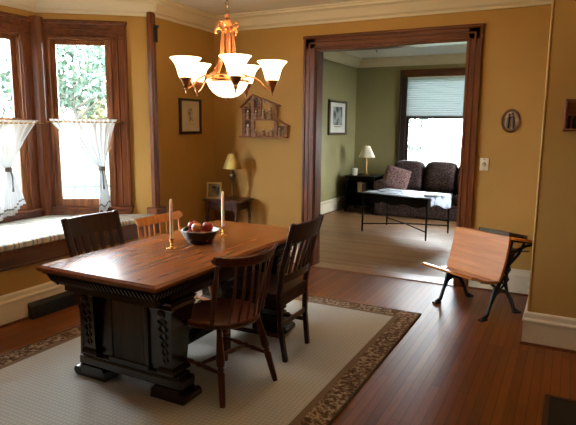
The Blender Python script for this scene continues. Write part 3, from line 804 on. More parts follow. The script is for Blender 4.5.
for i, (x, y, z, lab) in enumerate(pos):
    if ap_first is None:
        a = thing('apple', lab, 'apple', (BX+x,BY+y,TZ+z), 0, 'apples in the bowl')
        mb = MB(); mb.lathe([(.001,-.026),(.008,-.031),(.018,-.030),(.029,-.020),(.0355,-.002),(.036,.010),(.031,.023),(.020,.0305),(.010,.030),(.004,.025),(.001,.022)],(0,0,0),20,wob=lambda a,z:1+.02*math.cos(5*a)); mb.build('flesh', M_APPLE, a, smooth=True)
        mb = MB(); mb.tube([(0,0,.022),(.001,0,.032),(.004,.001,.042)],.0014,6); mb.build('stem', M_STEM, a)
        ap_first = a
    else:
        a = dup(ap_first, (BX+x,BY+y,TZ+z), i*1.3, lab, 'apples in the bowl')
    a.rotation_euler = (random.uniform(-.5,.5), random.uniform(-.5,.5), i*1.3)
    if i == 5:
        for ch in a.children:
            if ch.name.startswith('flesh'): ch.material_slots[0].link = 'OBJECT'; ch.material_slots[0].material = M_APPLE2

# ------------------------------------------------------------------ chandelier
CX, CY = -2.01, 3.02
ch = thing('chandelier', 'lit copper chandelier with five bell shades and a glass bowl', 'chandelier', (CX,CY,0))
mb = MB(); mb.lathe([(.001,ZC-.03),(.04,ZC-.03),(.062,ZC-.012),(.065,ZC)],(0,0,0),24); mb.build('canopy', M_COPPER, ch, smooth=True)
mb = MB()
z = ZC-.03; k = 0
while z > 2.20:
    ax = V(1,0,0) if k%2 else V(0,1,0)
    mb.tube([V(0,0,z-.022)+ax*.009*math.cos(a)+V(0,0,.022*math.sin(a)) for a in [2*PI*i/12 for i in range(13)]],.0028,6,caps=False); z -= .034; k += 1
mb.build('chain', M_ABRASS, ch)
mb = MB(); mb.lathe([(.004,2.21),(.014,2.20),(.018,2.185),(.008,2.175),(.03,2.165),(.036,2.155),(.012,2.13),(.008,2.05),(.008,1.86),(.02,1.845),(.028,1.83),(.012,1.81),(.009,1.77)],(0,0,0),20); mb.build('stem', M_COPPER, ch, smooth=True)
mb = MB()   # crown of curled leaves
for i in range(10):
    a = 2*PI*i/10; cs, sn = math.cos(a), math.sin(a)
    pr = [(.02,2.12),(.036,2.142),(.054,2.155),(.066,2.150),(.069,2.137),(.062,2.130)] if i%2 else [(.02,2.10),(.042,2.113),(.060,2.117),(.074,2.108),(.075,2.092),(.067,2.088)]
    mb.tube([(r_*cs,r_*sn,z) for r_,z in pr],[.004,.007,.008,.007,.006,.004],6)
mb.build('crown', M_COPPER, ch, smooth=True)
mb = MB(); mb.tube([(.128*math.cos(a),.128*math.sin(a),1.825) for a in [2*PI*i/40 for i in range(41)]],.0055,8,caps=False)
mb.lathe([(.133,1.795),(.139,1.797),(.139,1.784),(.133,1.782)],(0,0,0),40,cap=False)
for i in range(5):
    a = rad(-11+72*i); mb.tube([(.128*math.cos(a),.128*math.sin(a),1.825),(.15,0,0) if False else (.136*math.cos(a),.136*math.sin(a),1.79)],.004,6)
mb.build('ring', M_COPPER, ch, smooth=True)
mb = MB(); mb.lathe([(.134,1.79),(.129,1.776),(.117,1.75),(.095,1.722),(.064,1.700),(.03,1.69),(.001,1.688)],(0,0,0),40,cap=False)
mb.build('glass_bowl', M_BOWLG, ch, smooth=True, solid=.004)
mb = MB(); mb.lathe([(.001,1.664),(.006,1.667),(.008,1.673),(.014,1.681),(.016,1.688),(.001,1.689)],(0,0,0),14); mb.build('finial', M_COPPER, ch, smooth=True)
for i in range(5):
    a = rad(-47+72*i); cs, sn = math.cos(a), math.sin(a); R0 = .288
    mb = MB()
    pr = [(.030,2.13),(.034,2.06),(.038,1.98),(.05,1.91),(.08,1.852),(.125,1.825),(.17,1.815),(.21,1.79),(.24,1.752),(.275,1.733),(.305,1.743),(R0,1.765)]
    mb.tube([(r_*cs,r_*sn,z) for r_,z in pr],[.005]*4+[.0065]*8,8)
    pr2 = [(.036,2.12),(.046,2.04),(.052,1.97),(.07,1.91),(.10,1.87)]
    mb.tube([(r_*math.cos(a+.25),r_*math.sin(a+.25),z) for r_,z in pr2],.0035,6)
    arm = mb.build('arm', M_COPPER, ch, smooth=True)
    mb = MB(); mb.lathe([(.001,1.70),(.005,1.704),(.004,1.718),(.010,1.728),(.012,1.745),(.026,1.768),(.036,1.79),(.038,1.803),(.03,1.806),(.012,1.80)],(R0*cs,R0*sn,0),18); mb.build('socket_cup', M_COPPER, arm, smooth=True)
    mb = MB(); mb.lathe([(.028,1.802),(.040,1.810),(.046,1.828),(.053,1.856),(.064,1.886),(.083,1.912),(.095,1.924)],(R0*cs,R0*sn,-.008),32,cap=False)
    mb.build('glass_shade', M_SHADE, ch, smooth=True, solid=.003)

# ------------------------------------------------------------------ corner side table, lamp, photo frame
sx, sy_ = -3.365, 5.055; SZ = .71
st = thing('side_table', 'small reddish side table in the corner beside the doorway wall', 'side table', (sx,sy_,0))
mb = MB(); mb.box((0,0,SZ-.012),(.46,.36,.024),None,.006); mb.build('table_top', M_SIDE, st)
mb = MB(); mb.bb(-.19,.19,-.14,.14,SZ-.115,SZ-.024,.003); mb.build('apron', M_SIDE, st)
for a in (-1,1):
    for b2 in (-1,1):
        mb = MB(); mb.bb(a*.19-.02,a*.19+.02,b2*.14-.02,b2*.14+.02,SZ-.15,SZ-.024,.003); turned(mb,(a*.19,b2*.14,0),(a*.19,b2*.14,SZ-.15),[(0,.012),(.05,.015),(.3,.017),(.6,.02),(.85,.016),(.9,.021),(.95,.015),(1,.019)]); mb.build('leg', M_SIDE, st)
mb = MB(); mb.bb(-.13,.13,-.148,-.138,SZ-.10,SZ-.04,.003); dr = mb.build('drawer', M_SIDE, st)
mb = MB(); mb.lathe([(.004,0),(.005,.008),(.011,.014),(.011,.02),(.001,.023)],(0,-.147,SZ-.07),12,Matrix.Rotation(PI/2,4,'X')); mb.build('knob', M_ABRASS, dr)
mb = MB(); mb.bb(-.19,.19,-.13,.13,.20,.22,.004); mb.build('lower_shelf', M_SIDE, st)
lx, ly = -3.30, 5.04
lp = thing('table_lamp', 'brass table lamp with gold shade on the corner side table', 'table lamp', (lx,ly,SZ))
mb = MB(); mb.lathe([(.001,0),(.055,0),(.057,.008),(.045,.016),(.03,.024),(.014,.035),(.011,.06),(.013,.10),(.012,.15),(.014,.20),(.022,.225),(.034,.245),(.038,.262),(.032,.28),(.018,.292),(.022,.30),(.012,.31),(.008,.35)],(0,0,0),24); mb.build('base', M_ABRASS, lp, smooth=True)
mb = MB(); mb.lathe([(.100,.335),(.099,.34),(.080,.40),(.058,.46),(.047,.492),(.046,.496)],(0,0,0),20,cap=False,wob=lambda a,z:1+.012*math.cos(10*a)); mb.build('lamp_shade', M_GOLDSH, lp, smooth=True, solid=.003)
mb = MB(); mb.lathe([(.001,.50),(.008,.503),(.006,.515),(.001,.52)],(0,0,0),12); mb.tube([(0,0,.34),(0,0,.505)],.003,6); mb.build('finial', M_ABRASS, lp)
pf = thing('photo_frame', 'gold edged photo frame leaning on the corner side table beside the lamp', 'picture frame', (-3.49,4.95,SZ), rad(24))
L_ = Matrix.Rotation(rad(-12),4,'X'); 
mb = MB()
w_, h_ = .165, .185
for s in (-1,1): mb.box((s*(w_/2-.009),0,h_/2),(.018,.016,h_),None,.004)
for z in (.009,h_-.009): mb.box((0,0,z),(w_-.03,.016,.018),None,.004)
mb.build('frame', plain('gilt_wood',(.50,.34,.13),.4,.4), pf, M=L_)
mb = MB(); mb.box((0,.002,h_/2),(w_-.034,.006,h_-.034)); mb.build('photo', fabric_floral('faded_photo', (.02,.022,.026),(.07,.06,.045),(.20,.15,.07),11), pf, M=L_)
mb = MB(); mb.bar((0,.008,.14),(0,.085,.012),.04,.004); mb.build('easel_back', M_FRAMEB, pf)

# ------------------------------------------------------------------ things on the dining-room walls
p = thing('framed_sketch', 'black framed sepia sketch with cream mat on the left wall', 'picture', (XL+.002,4.81,1.61))
mb = MB(); W2, H2 = .185, .185
for s in (-1,1): mb.bb(0,.032,s*W2-.024 if s>0 else -W2, W2 if s>0 else -W2+.024,-H2,H2,.004); mb.bb(0,.032,-W2,W2,s*H2-.024 if s>0 else -H2,H2 if s>0 else -H2+.024,.004)
mb.build('frame', M_FRAMEB, p)
mb = MB(); mb.bb(0,.012,-W2+.02,W2-.02,-H2+.02,H2-.02); mb.build('mat', M_PAPER, p)
mb = MB()
random.seed(3)
q = []
for i in range(14):
    t = i/13; q.append((.0135, .012*math.sin(t*7)+.02*t-.01, -.06+.13*t))
mb.tube(q,.0022,5); mb.tube([(.0135,.035*math.cos(a)-.0,.03+.045*math.sin(a)) for a in [2*PI*i/18 for i in range(15)]],.002,5)
mb.tube([(.0135,-.03,-.055),(.0135,-.012,-.03),(.0135,.02,-.02),(.0135,.034,-.05)],.0025,5); mb.tube([(.0135,-.03,.075),(.0135,.0,.083),(.0135,.03,.07)],.002,5); mb.tube([(.0135,-.075,-.085),(.0135,.075,-.085)],.0012,5)
for i in range(10):
    y = random.uniform(-.03,.035); z = random.uniform(-.04,.05); mb.tube([(.0135,y,z),(.0135,y+random.uniform(-.012,.012),z+.022)],.0016,5)
mb.build('drawing', M_INK, p)

# wooden house-shaped nativity shelf
nx, nz = -3.295, 1.395
ns = thing('nativity_shelf', 'house shaped wooden nativity shelf with figures on the back wall', 'wall shelf', (nx,YB-.001,nz))
D = .045
def board(nm, x0, z0, x1, z1, t=.014, depth=D):
    mb = MB(); mb.bar((x0,-depth/2,z0),(x1,-depth/2,z1),depth,t,.002,ext=.004); mb.build(nm, M_RUSTIC, ns)
board('base_board',-.01,0,.56,0,.016,.095)
board('side_board',.01,0,.01,.33); board('side_board',.415,0,.415,.355)
board('roof_board',-.03,.325,.125,.455); board('roof_board',.125,.455,.465,.335)
board('shelf_board',.01,.185,.415,.185); board('shelf_board',.01,.31,.215,.31)
board('divider',.125,.185,.125,.44); board('divider',.215,.185,.215,.42); board('divider',.125,0,.125,.185)
board('lean_to_roof',.415,.20,.575,.115); board('side_board',.54,0,.54,.125)
M_SBACK = wood('shelf_back',(.05,.02,.012),(.11,.05,.028),.7,axis=0)
for q_ in ((.01,.125,0,.33),(.125,.215,.185,.43),(.415,.54,0,.12)):
    mb = MB(); mb.bb(q_[0],q_[1],-.006,0,q_[2],q_[3]); mb.build('back_board', M_SBACK, ns)
mb = MB()
for k in range(5): mb.bar((.15+.06*k,-.05,.455-.012-.021*k),(.15+.06*k+.04,-.045,.455-.065-.021*k),.012,.012)
mb.build('hay_bundle', M_CARVE, ns)
def figurine(x, z, h, lab, kneel=False):
    o = thing('figurine', lab, 'figurine', (nx+x,YB-.030,nz+z), 0, 'carved figures in the nativity shelf')
    mb = MB(); w = h*.24
    mb.lathe([(.001,0),(w,0),(w*.95,h*.1),(w*.62,h*.45),(w*.80,h*.64),(w*.6,h*.72),(w*.25,h*.76)],(0,0,0),14,sy=.75); mb.build('robe', M_CARVE, o, smooth=True)
    mb = MB(); mb.lathe([(.001,h*.74),(w*.36,h*.78),(w*.46,h*.87),(w*.36,h*.96),(.001,h)],(0,0,0),12); mb.build('head', M_PAPER, o, smooth=True)
    mb = MB()
    for s in (-1,1): mb.tube([(s*w*.7,0,h*.66),(s*w*.8,-w*.5,h*.5),(s*w*.2,-w*.95,h*.47)],[w*.2,w*.18,w*.12],7)
    mb.build('arms', M_CARVE, o, smooth=True)
Z0, Z1, Z2 = .0085, .1925, .3175
for x, z, h, lab in [(.068,Z0,.13,'carved figure in the lower left bay of the nativity shelf'),(.165,Z0,.075,'small carved figure left in the wide lower bay of the nativity shelf'),(.215,Z0,.06,'tiny carved figure second from left in the wide lower bay of the nativity shelf'),
    (.268,Z0,.085,'carved figure in the middle of the wide lower bay of the nativity shelf'),(.325,Z0,.065,'carved figure second from right in the wide lower bay of the nativity shelf'),(.375,Z0,.085,'carved figure at right end of the wide lower bay of the nativity shelf'),
    (.465,Z0,.095,'carved figure at left under the lean-to of the nativity shelf'),(.508,Z0,.07,'smaller carved figure at right under the lean-to of the nativity shelf'),
    (.068,Z1,.10,'carved figure in the middle left bay of the nativity shelf'),(.170,Z1,.10,'carved figure in the narrow middle bay of the nativity shelf'),
    (.265,Z1,.12,'carved figure at left in the large upper bay of the nativity shelf'),(.345,Z1,.125,'carved figure at right in the large upper bay of the nativity shelf'),(.085,Z2,.075,'carved figure under the left roof of the nativity shelf')]:
    figurine(x, z, h, lab)

# oval plaque
p = thing('oval_plaque', 'small oval relief plaque hanging right of the doorway', 'plaque', (-.503,YB-.001,1.578))
RX = Matrix.Rotation(PI/2,4,'X')
mb = MB(); mb.lathe([(.062,0),(.062,.008),(.001,.008)],(0,0,0),40,RX,sy=1.38); mb.build('field', plain('plaque_cream',(.50,.36,.22),.5,var=.2,scale=30), p, smooth=True)
mb = MB(); mb.lathe([(.060,.0),(.080,0),(.080,.010),(.072,.018),(.064,.016),(.060,.008)],(0,0,0),40,RX,sy=1.33,cap=False); mb.build('rim', plain('plaque_rim',(.17,.075,.03),.4,var=.3,scale=20), p, smooth=True)
mb = MB()
for dx, hh in ((-.017,.085),(.018,.10)):
    mb.tube([(dx*1.3,-.010,-.065),(dx*1.2,-.013,-.02),(dx,-.014,hh*.25),(dx*.9,-.013,hh*.45)],[.012,.014,.013,.006],8); mb.lathe([(.001,-.011),(.010,-.004),(.010,.004),(.001,.011)],(dx*.8,-.013,hh*.62),10)
mb.tube([(-.02,-.014,.01),(.0,-.016,.03),(.025,-.014,.012)],.006,6)
mb.build('relief', plain('plaque_relief',(.055,.028,.018),.5,var=.3,scale=40), p, smooth=True)

# switch
p = thing('light_switch', 'ivory dimmer switch plate beside the doorway', 'light switch', (-.703,YB-.001,1.183))
mb = MB(); mb.box((0,-.004,0),(.078,.008,.118),None,.003); mb.build('plate', M_WHITE, p)
mb = MB(); mb.lathe([(.019,0),(.019,.006),(.015,.018),(.001,.019)],(0,-.008,0),24,RX); mb.build('knob', plain('knob_ivory',(.55,.47,.33),.4), p, smooth=True)
mb = MB()
for z in (-.045,.045): mb.lathe([(.004,0),(.004,.001),(.001,.0015)],(0,-.008,z),10,RX)
mb.build('screw', M_BRASS, p)
# outlet on side of chimney breast
p = thing('wall_outlet', 'ivory outlet plate seen edge-on on side of the chimney wall behind the school desk', 'outlet', (-.186,4.27,.345))
mb = MB(); mb.box((-.005,0,0),(.010,.085,.14),None,.004); mb.build('plate', M_WHITE, p)
mb = MB(); mb.box((-.016,0,.03),(.014,.03,.03),None,.005); mb.box((-.016,0,-.03),(.014,.03,.03),None,.005); mb.build('socket', M_WHITE, p)
# carved frame at the right edge
p = thing('wooden_wall_frame', 'red-brown wooden frame hanging on the wall at right edge', 'picture frame', (.14,4.049,1.595))
mb = MB()
for s in (-1,1): mb.box((s*.19,-.015,0),(.022,.03,.21),None,.004)
mb.box((0,-.015,.094),(.40,.03,.022),None,.004); mb.box((0,-.02,-.094),(.41,.04,.018),None,.004)
mb.build('frame', M_SHELFR, p)
mb = MB(); mb.box((0,-.006,.045),(.37,.012,.085),None,.003); mb.build('upper_panel', wood('rust_panel',(.16,.05,.022),(.28,.10,.045),.45,axis=0), p)
mb = MB()
mb.box((0,-.003,-.045),(.37,.006,.09)); mb.build('recess', M_BLACK, p)
mb = MB()
for k in range(4):
    x = -.125+.083*k
    mb.tube([(x-.03,-.01,-.085),(x-.03,-.01,-.02),(x-.02,-.01,.0),(x,-.01,.006),(x+.02,-.01,.0),(x+.03,-.01,-.02),(x+.03,-.01,-.085)],.006,6)
mb.build('arches', M_SHELFR, p)

# registers
p = thing('baseboard_register', 'black metal heating register along the left baseboard', 'vent', (XL+.022,2.96,0))
mb = MB(); mb.prism([(0.02,.002),(.075,.002),(.06,.10),(.02,.125)],.66,Matrix(((1,0,0,0),(0,0,1,-.27),(0,1,0,0),(0,0,0,1))),(-.01,0,0)); mb.build('housing', M_BLACK, p)
mb = MB()
for i in range(24): y = -.24+.025*i; mb.bar((.066,y,.02),(.054,y,.095),.006,.006)
mb.build('grille', M_IRON, p)
p = thing('floor_register', 'dark floor grate in the wood floor at bottom right corner', 'vent', (.27,2.93,0))
mb = MB()
for s in (-1,1): mb.box((s*.28,0,.003),(.03,.69,.006),None,.002); mb.box((0,s*.335,.003),(.56,.03,.006),None,.002)
mb.build('frame', plain('register_frame',(.05,.022,.012),.5), p)
mb = MB(); mb.box((0,0,.0015),(.54,.65,.002)); mb.build('duct', M_BLACK, p)
mb = MB()
for i in range(20): mb.box((-.25+.0265*i,0,.0035),(.004,.64,.003))
mb.build('grille', M_BLACK, p)

# ------------------------------------------------------------------ school desk
dk = thing('school_desk', 'antique school desk with honey oak bench seat and black iron legs by the doorway', 'school desk', (-.93,4.66,0), math.atan2(-.541,.841))
DW = .50
for x in (0, DW):
    mb = MB()
    o = .014
    def iron(pts, w=.028, t=.022):
        P_ = [(x, y, z) for y, z in pts]
        for a, b2 in zip(P_, P_[1:]): mb.bar(a, b2, t, w, .004, up=(1,0,0) if False else (0,-(b2[2]-a[2]),(b2[1]-a[1])), ext=.004)
    iron([(-.02,.012),(.03,.035),(.06,.12),(.11,.20),(.17,.225)]); iron([(.40,.012),(.35,.035),(.31,.12),(.25,.20),(.17,.225)])
    iron([(-.045,.008),(.02,.010)],.016,.045); iron([(.36,.010),(.42,.008)],.016,.045)
    iron([(.06,.12),(.10,.26),(.05,.30),(-.06,.325)],.022); iron([(.11,.20),(.16,.30),(.20,.42),(.235,.53),(.262,.61)],.03); iron([(.25,.20),(.22,.30),(.245,.42),(.30,.52)],.024)
    iron([(.30,.52),(.36,.54),(.44,.56),(.575,.562)],.022); iron([(.235,.53),(.30,.52)],.02); iron([(.245,.42),(.36,.50),(.42,.585)],.016)
    for z0, z1 in ((.22,.30),(.30,.38),(.38,.46),(.46,.54)):
        ya = .12+(z0-.2)*.37; yb = .24+(z1-.2)*.16
        iron([(ya+.02,z0),(yb+.0,z1)],.016,.014); iron([(yb-.01,z0),(ya+.05,z1)],.016,.014)
    iron([(.265,.622),(.42,.594),(.585,.563)],.02)
    mb.build('side_frame', M_IRON, dk)
mb = MB(); mb.tube([(0,.205,.33),(DW,.205,.33)],.010,8); mb.build('cross_rod', M_IRON, dk)
# backrest: slightly bowed board
mb = MB()
def bk(s, t):
    y = .135+.085*t-.016+.008*math.sin(PI*t); z = .305+.352*t
    return V(-.025+(DW+.05)*s, y, z)
for off in (0,):
    n_ = 10; vs = []
    for i in range(n_+1):
        t = i/n_; y = .128+.088*t+.010*math.sin(PI*t)-.008; z = .305+.352*t
        e = .012 if 0 < i < n_ else .008
        vs.append([mb.bm.verts.new((-.03+(.006 if i in (0,n_) else 0),y-e,z)),mb.bm.verts.new((DW+.03-(.006 if i in (0,n_) else 0),y-e,z)),mb.bm.verts.new((DW+.03-(.006 if i in (0,n_) else 0),y+e,z-.003)),mb.bm.verts.new((-.03+(.006 if i in (0,n_) else 0),y+e,z-.003))])
    for a, b2 in zip(vs, vs[1:]):
        for k in range(4): mb._f([a[k],a[(k+1)%4],b2[(k+1)%4],b2[k]])
    mb._f(vs[0][::-1]); mb._f(vs[-1])
mb.build('backrest', M_DESK, dk, smooth=True)
mb = MB(); n_ = 14; vs = []
for i in range(n_+1):
    t = i/n_; y = .115-.315*t; z = .300+.085*t*t+.004-.02*max(0,t-.85)/.15
    th = .012 if 0 < i < n_ else .007
    vs.append([mb.bm.verts.new((-.02,y,z+th)),mb.bm.verts.new((DW+.02,y,z+th)),mb.bm.verts.new((DW+.02,y+.003,z-th)),mb.bm.verts.new((-.02,y+.003,z-th))])
for a, b2 in zip(vs, vs[1:]):
    for k in range(4): mb._f([a[k],a[(k+1)%4],b2[(k+1)%4],b2[k]])
mb._f(vs[0][::-1]); mb._f(vs[-1])
mb.build('seat', M_DESKS, dk, smooth=True)
mb = MB(); sl = math.atan2(-.06,.32)
mb.box((DW/2,.430,.608),(DW+.06,.35,.020),(sl,0,0),.005); mb.build('desk_top', M_DESK, dk)
mb = MB(); mb.box((DW/2,.40,.515),(DW-.03,.24,.012),(sl*.6,0,0),.003); mb.box((DW/2,.285,.55),(DW-.03,.012,.085),None,.003); mb.build('book_shelf', M_SIDE, dk)
Dm = Matrix.Translation(V(-.93,4.66,0)) @ Matrix.Rotation(math.atan2(-.541,.841),4,'Z')
sl_root = thing('book', 'large black book lying flat on top of the school desk', 'book', Dm @ V(.29,.41,.6225))
sl_root.rotation_euler = Euler((sl,0,math.atan2(-.541,.841)))
M_BCOV = plain('black_book_cloth',(.012,.013,.013),.6)
mb = MB(); mb.bb(-.15,.16,-.12,.13,0,.003); mb.bb(-.15,.16,-.12,.13,.025,.028); mb.bb(-.15,-.146,-.12,.13,0,.028); mb.build('cover', M_BCOV, sl_root)
mb = MB()
for k in range(4): mb.bb(-.146,.153,-.114,.124,.003+.0055*k,.0077+.0055*k)
mb.build('pages', plain('aged_pages',(.10,.085,.06),.8), sl_root)

# ------------------------------------------------------------------ living room: sofa
SF = thing('sofa', 'dark plum floral sofa under the living room window', 'sofa', (-1.98,9.0,0))
mb = MB(); mb.bb(-1.0,1.0,.03,.86,.05,.27,.03); mb.bb(-.98,.98,.02,.06,.02,.27,.012); mb.build('base', M_SOFA, SF, smooth=True)
def pillow(w, d_, h, n_=14, p=.42, rc=.04):
    mb = MB()
    def sup(s): return abs(s)**p*(1 if s >= 0 else -1)
    for sgn in (1,-1):
        def fn(u, v):
            a, b2 = 2*u-1, 2*v-1
            t = (1-a**4)*(1-b2**4)
            pin = 1-.05*(1-abs(a))*abs(b2)**3-.0
            return V(a*w/2*(1-rc*b2**4), b2*d_/2*(1-rc*a**4), sgn*h/2*(t**.55))
        mb.grid(fn, n_, n_)
    bmesh.ops.remove_doubles(mb.bm, verts=mb.bm.verts[:], dist=1e-4)
    return mb
for i in range(3):
    x = -.56+.56*i
    mb = MB(); mb.box((x,.28,.355),(.555,.62,.17),None,.05); mb.build('seat_cushion', M_SOFA, SF, smooth=True, sub=1)
    mb = pillow(.585,.57,.36,rc=.15); mb.build('back_cushion', M_SOFA, SF, smooth=True, M=Matrix.Translation(V(x,.60,.665)) @ Matrix.Rotation(rad(78),4,'X'))
mb = MB(); mb.bb(-.98,.98,.70,.90,.20,.80,.06); mb.build('back_frame', M_SOFA, SF, smooth=True)
for s in (-1,1):
    mb = MB(); mb.bb(s*.84 if s>0 else -1.0,1.0 if s>0 else -.84,.0,.86,.05,.50,.03); mb.tube([(s*.915,-.01,.52),(s*.915,.86,.52)],.10,16); mb.build('arm', M_SOFA, SF, smooth=True)
def throw(x, y, z, rot, lab):
    mb = pillow(.44,.42,.16); o = mb.build('throw_pillow', M_PILLOW, None, smooth=True, loc=(x,y,z)); o.rotation_euler = rot; tag(o, lab, 'pillow', 'floral throw pillows on the sofa')
throw(-2.66,9.22,.635,(rad(66),rad(14),rad(12)),'floral throw pillow at the left end of the sofa')
throw(-1.42,9.22,.635,(rad(66),rad(-18),rad(-14)),'floral throw pillow at the right end of the sofa')

# coffee table
ct = thing('coffee_table', 'dark coffee table with slim legs in front of the sofa', 'coffee table', (-2.075,7.74,0), rad(-12.5))
cw, cd, cz = .505, .36, .575
mb = MB(); mb.box((0,0,cz-.012),(2*cw+.06,2*cd+.06,.024),None,.006); mb.build('table_top', M_EBON, ct)
mb = MB()
sc_ = []
for i in range(41):
    t = i/40; sc_.append((-cw+2*cw*t, -.085-.035*abs(math.sin(t*PI*3))))
for y in (-cd,cd): mb.prism([(-cw,0)]+sc_+[(cw,0)],.014,Matrix(((1,0,0,0),(0,0,1,0),(0,1,0,0),(0,0,0,1))),(0,y-.007,cz-.02))
for x in (-cw,cw): mb.bb(x-.008,x+.008,-cd,cd,cz-.13,cz-.02)
mb.build('apron', M_EBON, ct)
for a in (-1,1):
    for b2 in (-1,1):
        mb = MB(); turned(mb,(a*cw,b2*cd,0),(a*cw*.985,b2*cd*.985,cz-.02),[(0,.011),(.1,.013),(.8,.019),(.85,.022),(1,.022)]); mb.build('leg', M_EBON, ct, smooth=True)
mb = MB(); mb.tube([(-cw,-cd,.115),(0,0,.13),(cw,cd,.115)],.0095,8); mb.tube([(-cw,cd,.115),(0,0,.13),(cw,-cd,.115)],.0095,8); mb.build('stretcher', M_EBON, ct, smooth=True)
# cloth over the coffee table
mb = MB()
def cl(u, v):
    x = -cw-.01+(2*cw+.12)*u; y = -cd+.02+(2*cd-.06)*v
    y += .035*math.sin(x*9+1)*(1-v)
    z = cz+.006+.004*math.sin(x*17+y*9)*math.sin(y*21)
    if x > cw+.035: z = cz-(x-cw-.035)*2.6*(.75+.25*math.sin(y*7)); x = cw+.04
    return V(x,y,z)
mb.grid(cl, 70, 50)
o = mb.build('tablecloth', M_CLOTH, None, smooth=True, loc=(-2.075,7.74,0), solid=.002); o.rotation_euler = (0,0,rad(-12.5))
tag(o, 'crumpled blue and white cloth spread over the coffee table', 'tablecloth')
def book(x, y, z, w, d_, h, rz, m, lab, grp=None, cat='book', upright=False):
    b0 = thing('book', lab, cat, (x,y,z), rz, grp)
    mb = MB(); mb.bb(-w/2,w/2,-d_/2,d_/2,0,.003); mb.bb(-w/2,w/2,-d_/2,d_/2,h-.003,h); mb.bb(-w/2,-w/2+.003,-d_/2,d_/2,0,h); c_ = mb.build('cover', m, b0)
    mb = MB(); mb.bb(-w/2+.003,w/2-.005,-d_/2+.004,d_/2-.004,.003,h-.003); p_ = mb.build('pages', M_PAPER2, b0)
    if upright: b0.rotation_euler = (0, rad(90), rz)
    return b0
book(-1.66,7.53,.586,.20,.15,.022,rad(20),plain('magazine_blue',(.02,.03,.09),.35),'dark blue book lying on right corner of the coffee table')

# end table, lamp, candle jar, books
et = thing('end_table', 'dark end table with open shelf in living room corner beside the sofa', 'end table', (-3.31,9.42,0))
ez = .66
mb = MB(); mb.box((0,0,ez-.0125),(.56,.56,.025),None,.005); mb.build('table_top', M_EBON, et)
for a in (-1,1):
    for b2 in (-1,1):
        mb = MB(); mb.bb(a*.255-.018,a*.255+.018,b2*.245-.018,b2*.245+.018,0,ez-.025,.004); mb.build('leg', M_EBON, et)
mb = MB(); mb.box((0,0,.36),(.54,.52,.02),None,.004); mb.build('shelf', M_EBON, et)
mb = MB(); mb.box((0,0,.13),(.54,.52,.02),None,.004); mb.build('shelf', M_EBON, et)
mb = MB(); mb.bb(-.25,.25,-.255,-.235,ez-.085,ez-.025,.003); mb.bb(-.25,.25,.235,.25,.12,ez-.025,.003); mb.bb(-.26,-.245,-.24,.24,.12,ez-.025); mb.build('apron', M_EBON, et)
cols = [((.45,.33,.2),'tan'),((.62,.52,.38),'cream'),((.14,.05,.04),'maroon'),((.06,.06,.08),'navy')]
for i, (c_, nm) in enumerate(cols):
    b0 = thing('book', nm+' book standing on the shelf of the end table', 'book', (-3.34+.042*i,9.26,.3705), 0, 'books on the end table shelf')
    h = .17-.012*(i%3); m_ = plain('cover_'+nm, c_, .6)
    mb = MB(); mb.bb(-.017,-.014,-.06,.06,0,h); mb.bb(.014,.017,-.06,.06,0,h); mb.bb(-.017,.017,-.063,-.058,0,h,.001); mb.build('cover', m_, b0)
    mb = MB(); mb.bb(-.014,.014,-.058,.055,.002,h-.004); mb.build('pages', M_PAPER2, b0)
ll = thing('table_lamp', 'brass stick lamp with white pleated shade on the end table', 'table lamp', (-3.26,9.36,ez))
mb = MB(); mb.lathe([(.001,0),(.075,0),(.078,.008),(.06,.018),(.025,.03),(.018,.06),(.024,.085),(.015,.11),(.013,.20),(.017,.24),(.011,.27),(.010,.33)],(0,0,0),20); mb.build('base', plain('amber_brass',(.42,.22,.07),.35,.5), ll, smooth=True)
mb = MB(); mb.lathe([(.148,.325),(.147,.33),(.055,.52),(.054,.525)],(0,0,0),40,cap=False,wob=lambda a,z:1+.02*math.cos(20*a)); mb.build('lamp_shade', M_CREAMSH, ll, smooth=True, solid=.003)
mb = MB(); mb.tube([(0,0,.33),(0,0,.54)],.004,6); mb.lathe([(.001,.53),(.009,.535),(.001,.55)],(0,0,0),10); mb.build('finial', M_BRASS, ll)
cj = thing('candle_jar', 'white candle jar on the end table left of the lamp', 'candle', (-3.44,9.27,ez))
mb = MB(); mb.lathe([(.001,0),(.042,0),(.046,.01),(.046,.12),(.042,.125),(.038,.12),(.038,.10),(.001,.10)],(0,0,0),20); mb.build('jar', plain('milk_glass',(.62,.60,.50),.4), cj, smooth=True)
mb = MB(); mb.tube([(0,0,.10),(0,0,.115)],.002,6); mb.build('wick', M_INK, cj)
# picture on living-room left wall
p = thing('framed_print', 'wood framed portrait print with pale mat on the green living room wall', 'picture', (LXL+.002,9.16,1.68))
W2, H2 = .42, .305; F_ = .06
mb = MB()
for s in (-1,1): mb.bb(0,.035,W2-F_ if s>0 else -W2, W2 if s>0 else -W2+F_,-H2,H2,.008); mb.bb(0,.035,-W2,W2,H2-F_*.75 if s>0 else -H2,H2 if s>0 else -H2+F_*.75,.008)
mb.build('frame', M_FRAMEBR, p)
mb = MB(); mb.bb(0,.014,-W2+.05,W2-.05,-H2+.04,H2-.04); mb.build('mat', M_PAPER2, p)
mb = MB(); mb.bb(.013,.016,-.21,.21,-.13,.19); mb.build('print', fabric_floral('grey_print',(.03,.035,.035),(.11,.12,.115),(.32,.33,.3),7), p)
mb = MB(); mb.bb(.0135,.0165,-.16,.16,-.165,-.152); mb.build('caption_line', M_INK, p)
hk = thing('ceiling_hook', 'tiny dark hook on the living room ceiling', 'hook', (-3.02,9.0,LZC))
mb = MB(); mb.lathe([(.018,0),(.018,-.006),(.004,-.01)],(0,0,0),12); mb.build('plate', M_BLACK, hk)
mb = MB(); mb.tube([(0,0,-.005),(0,0,-.03),(.012,0,-.045),(.022,0,-.032)],.005,6); mb.build('hook', M_BLACK, hk)

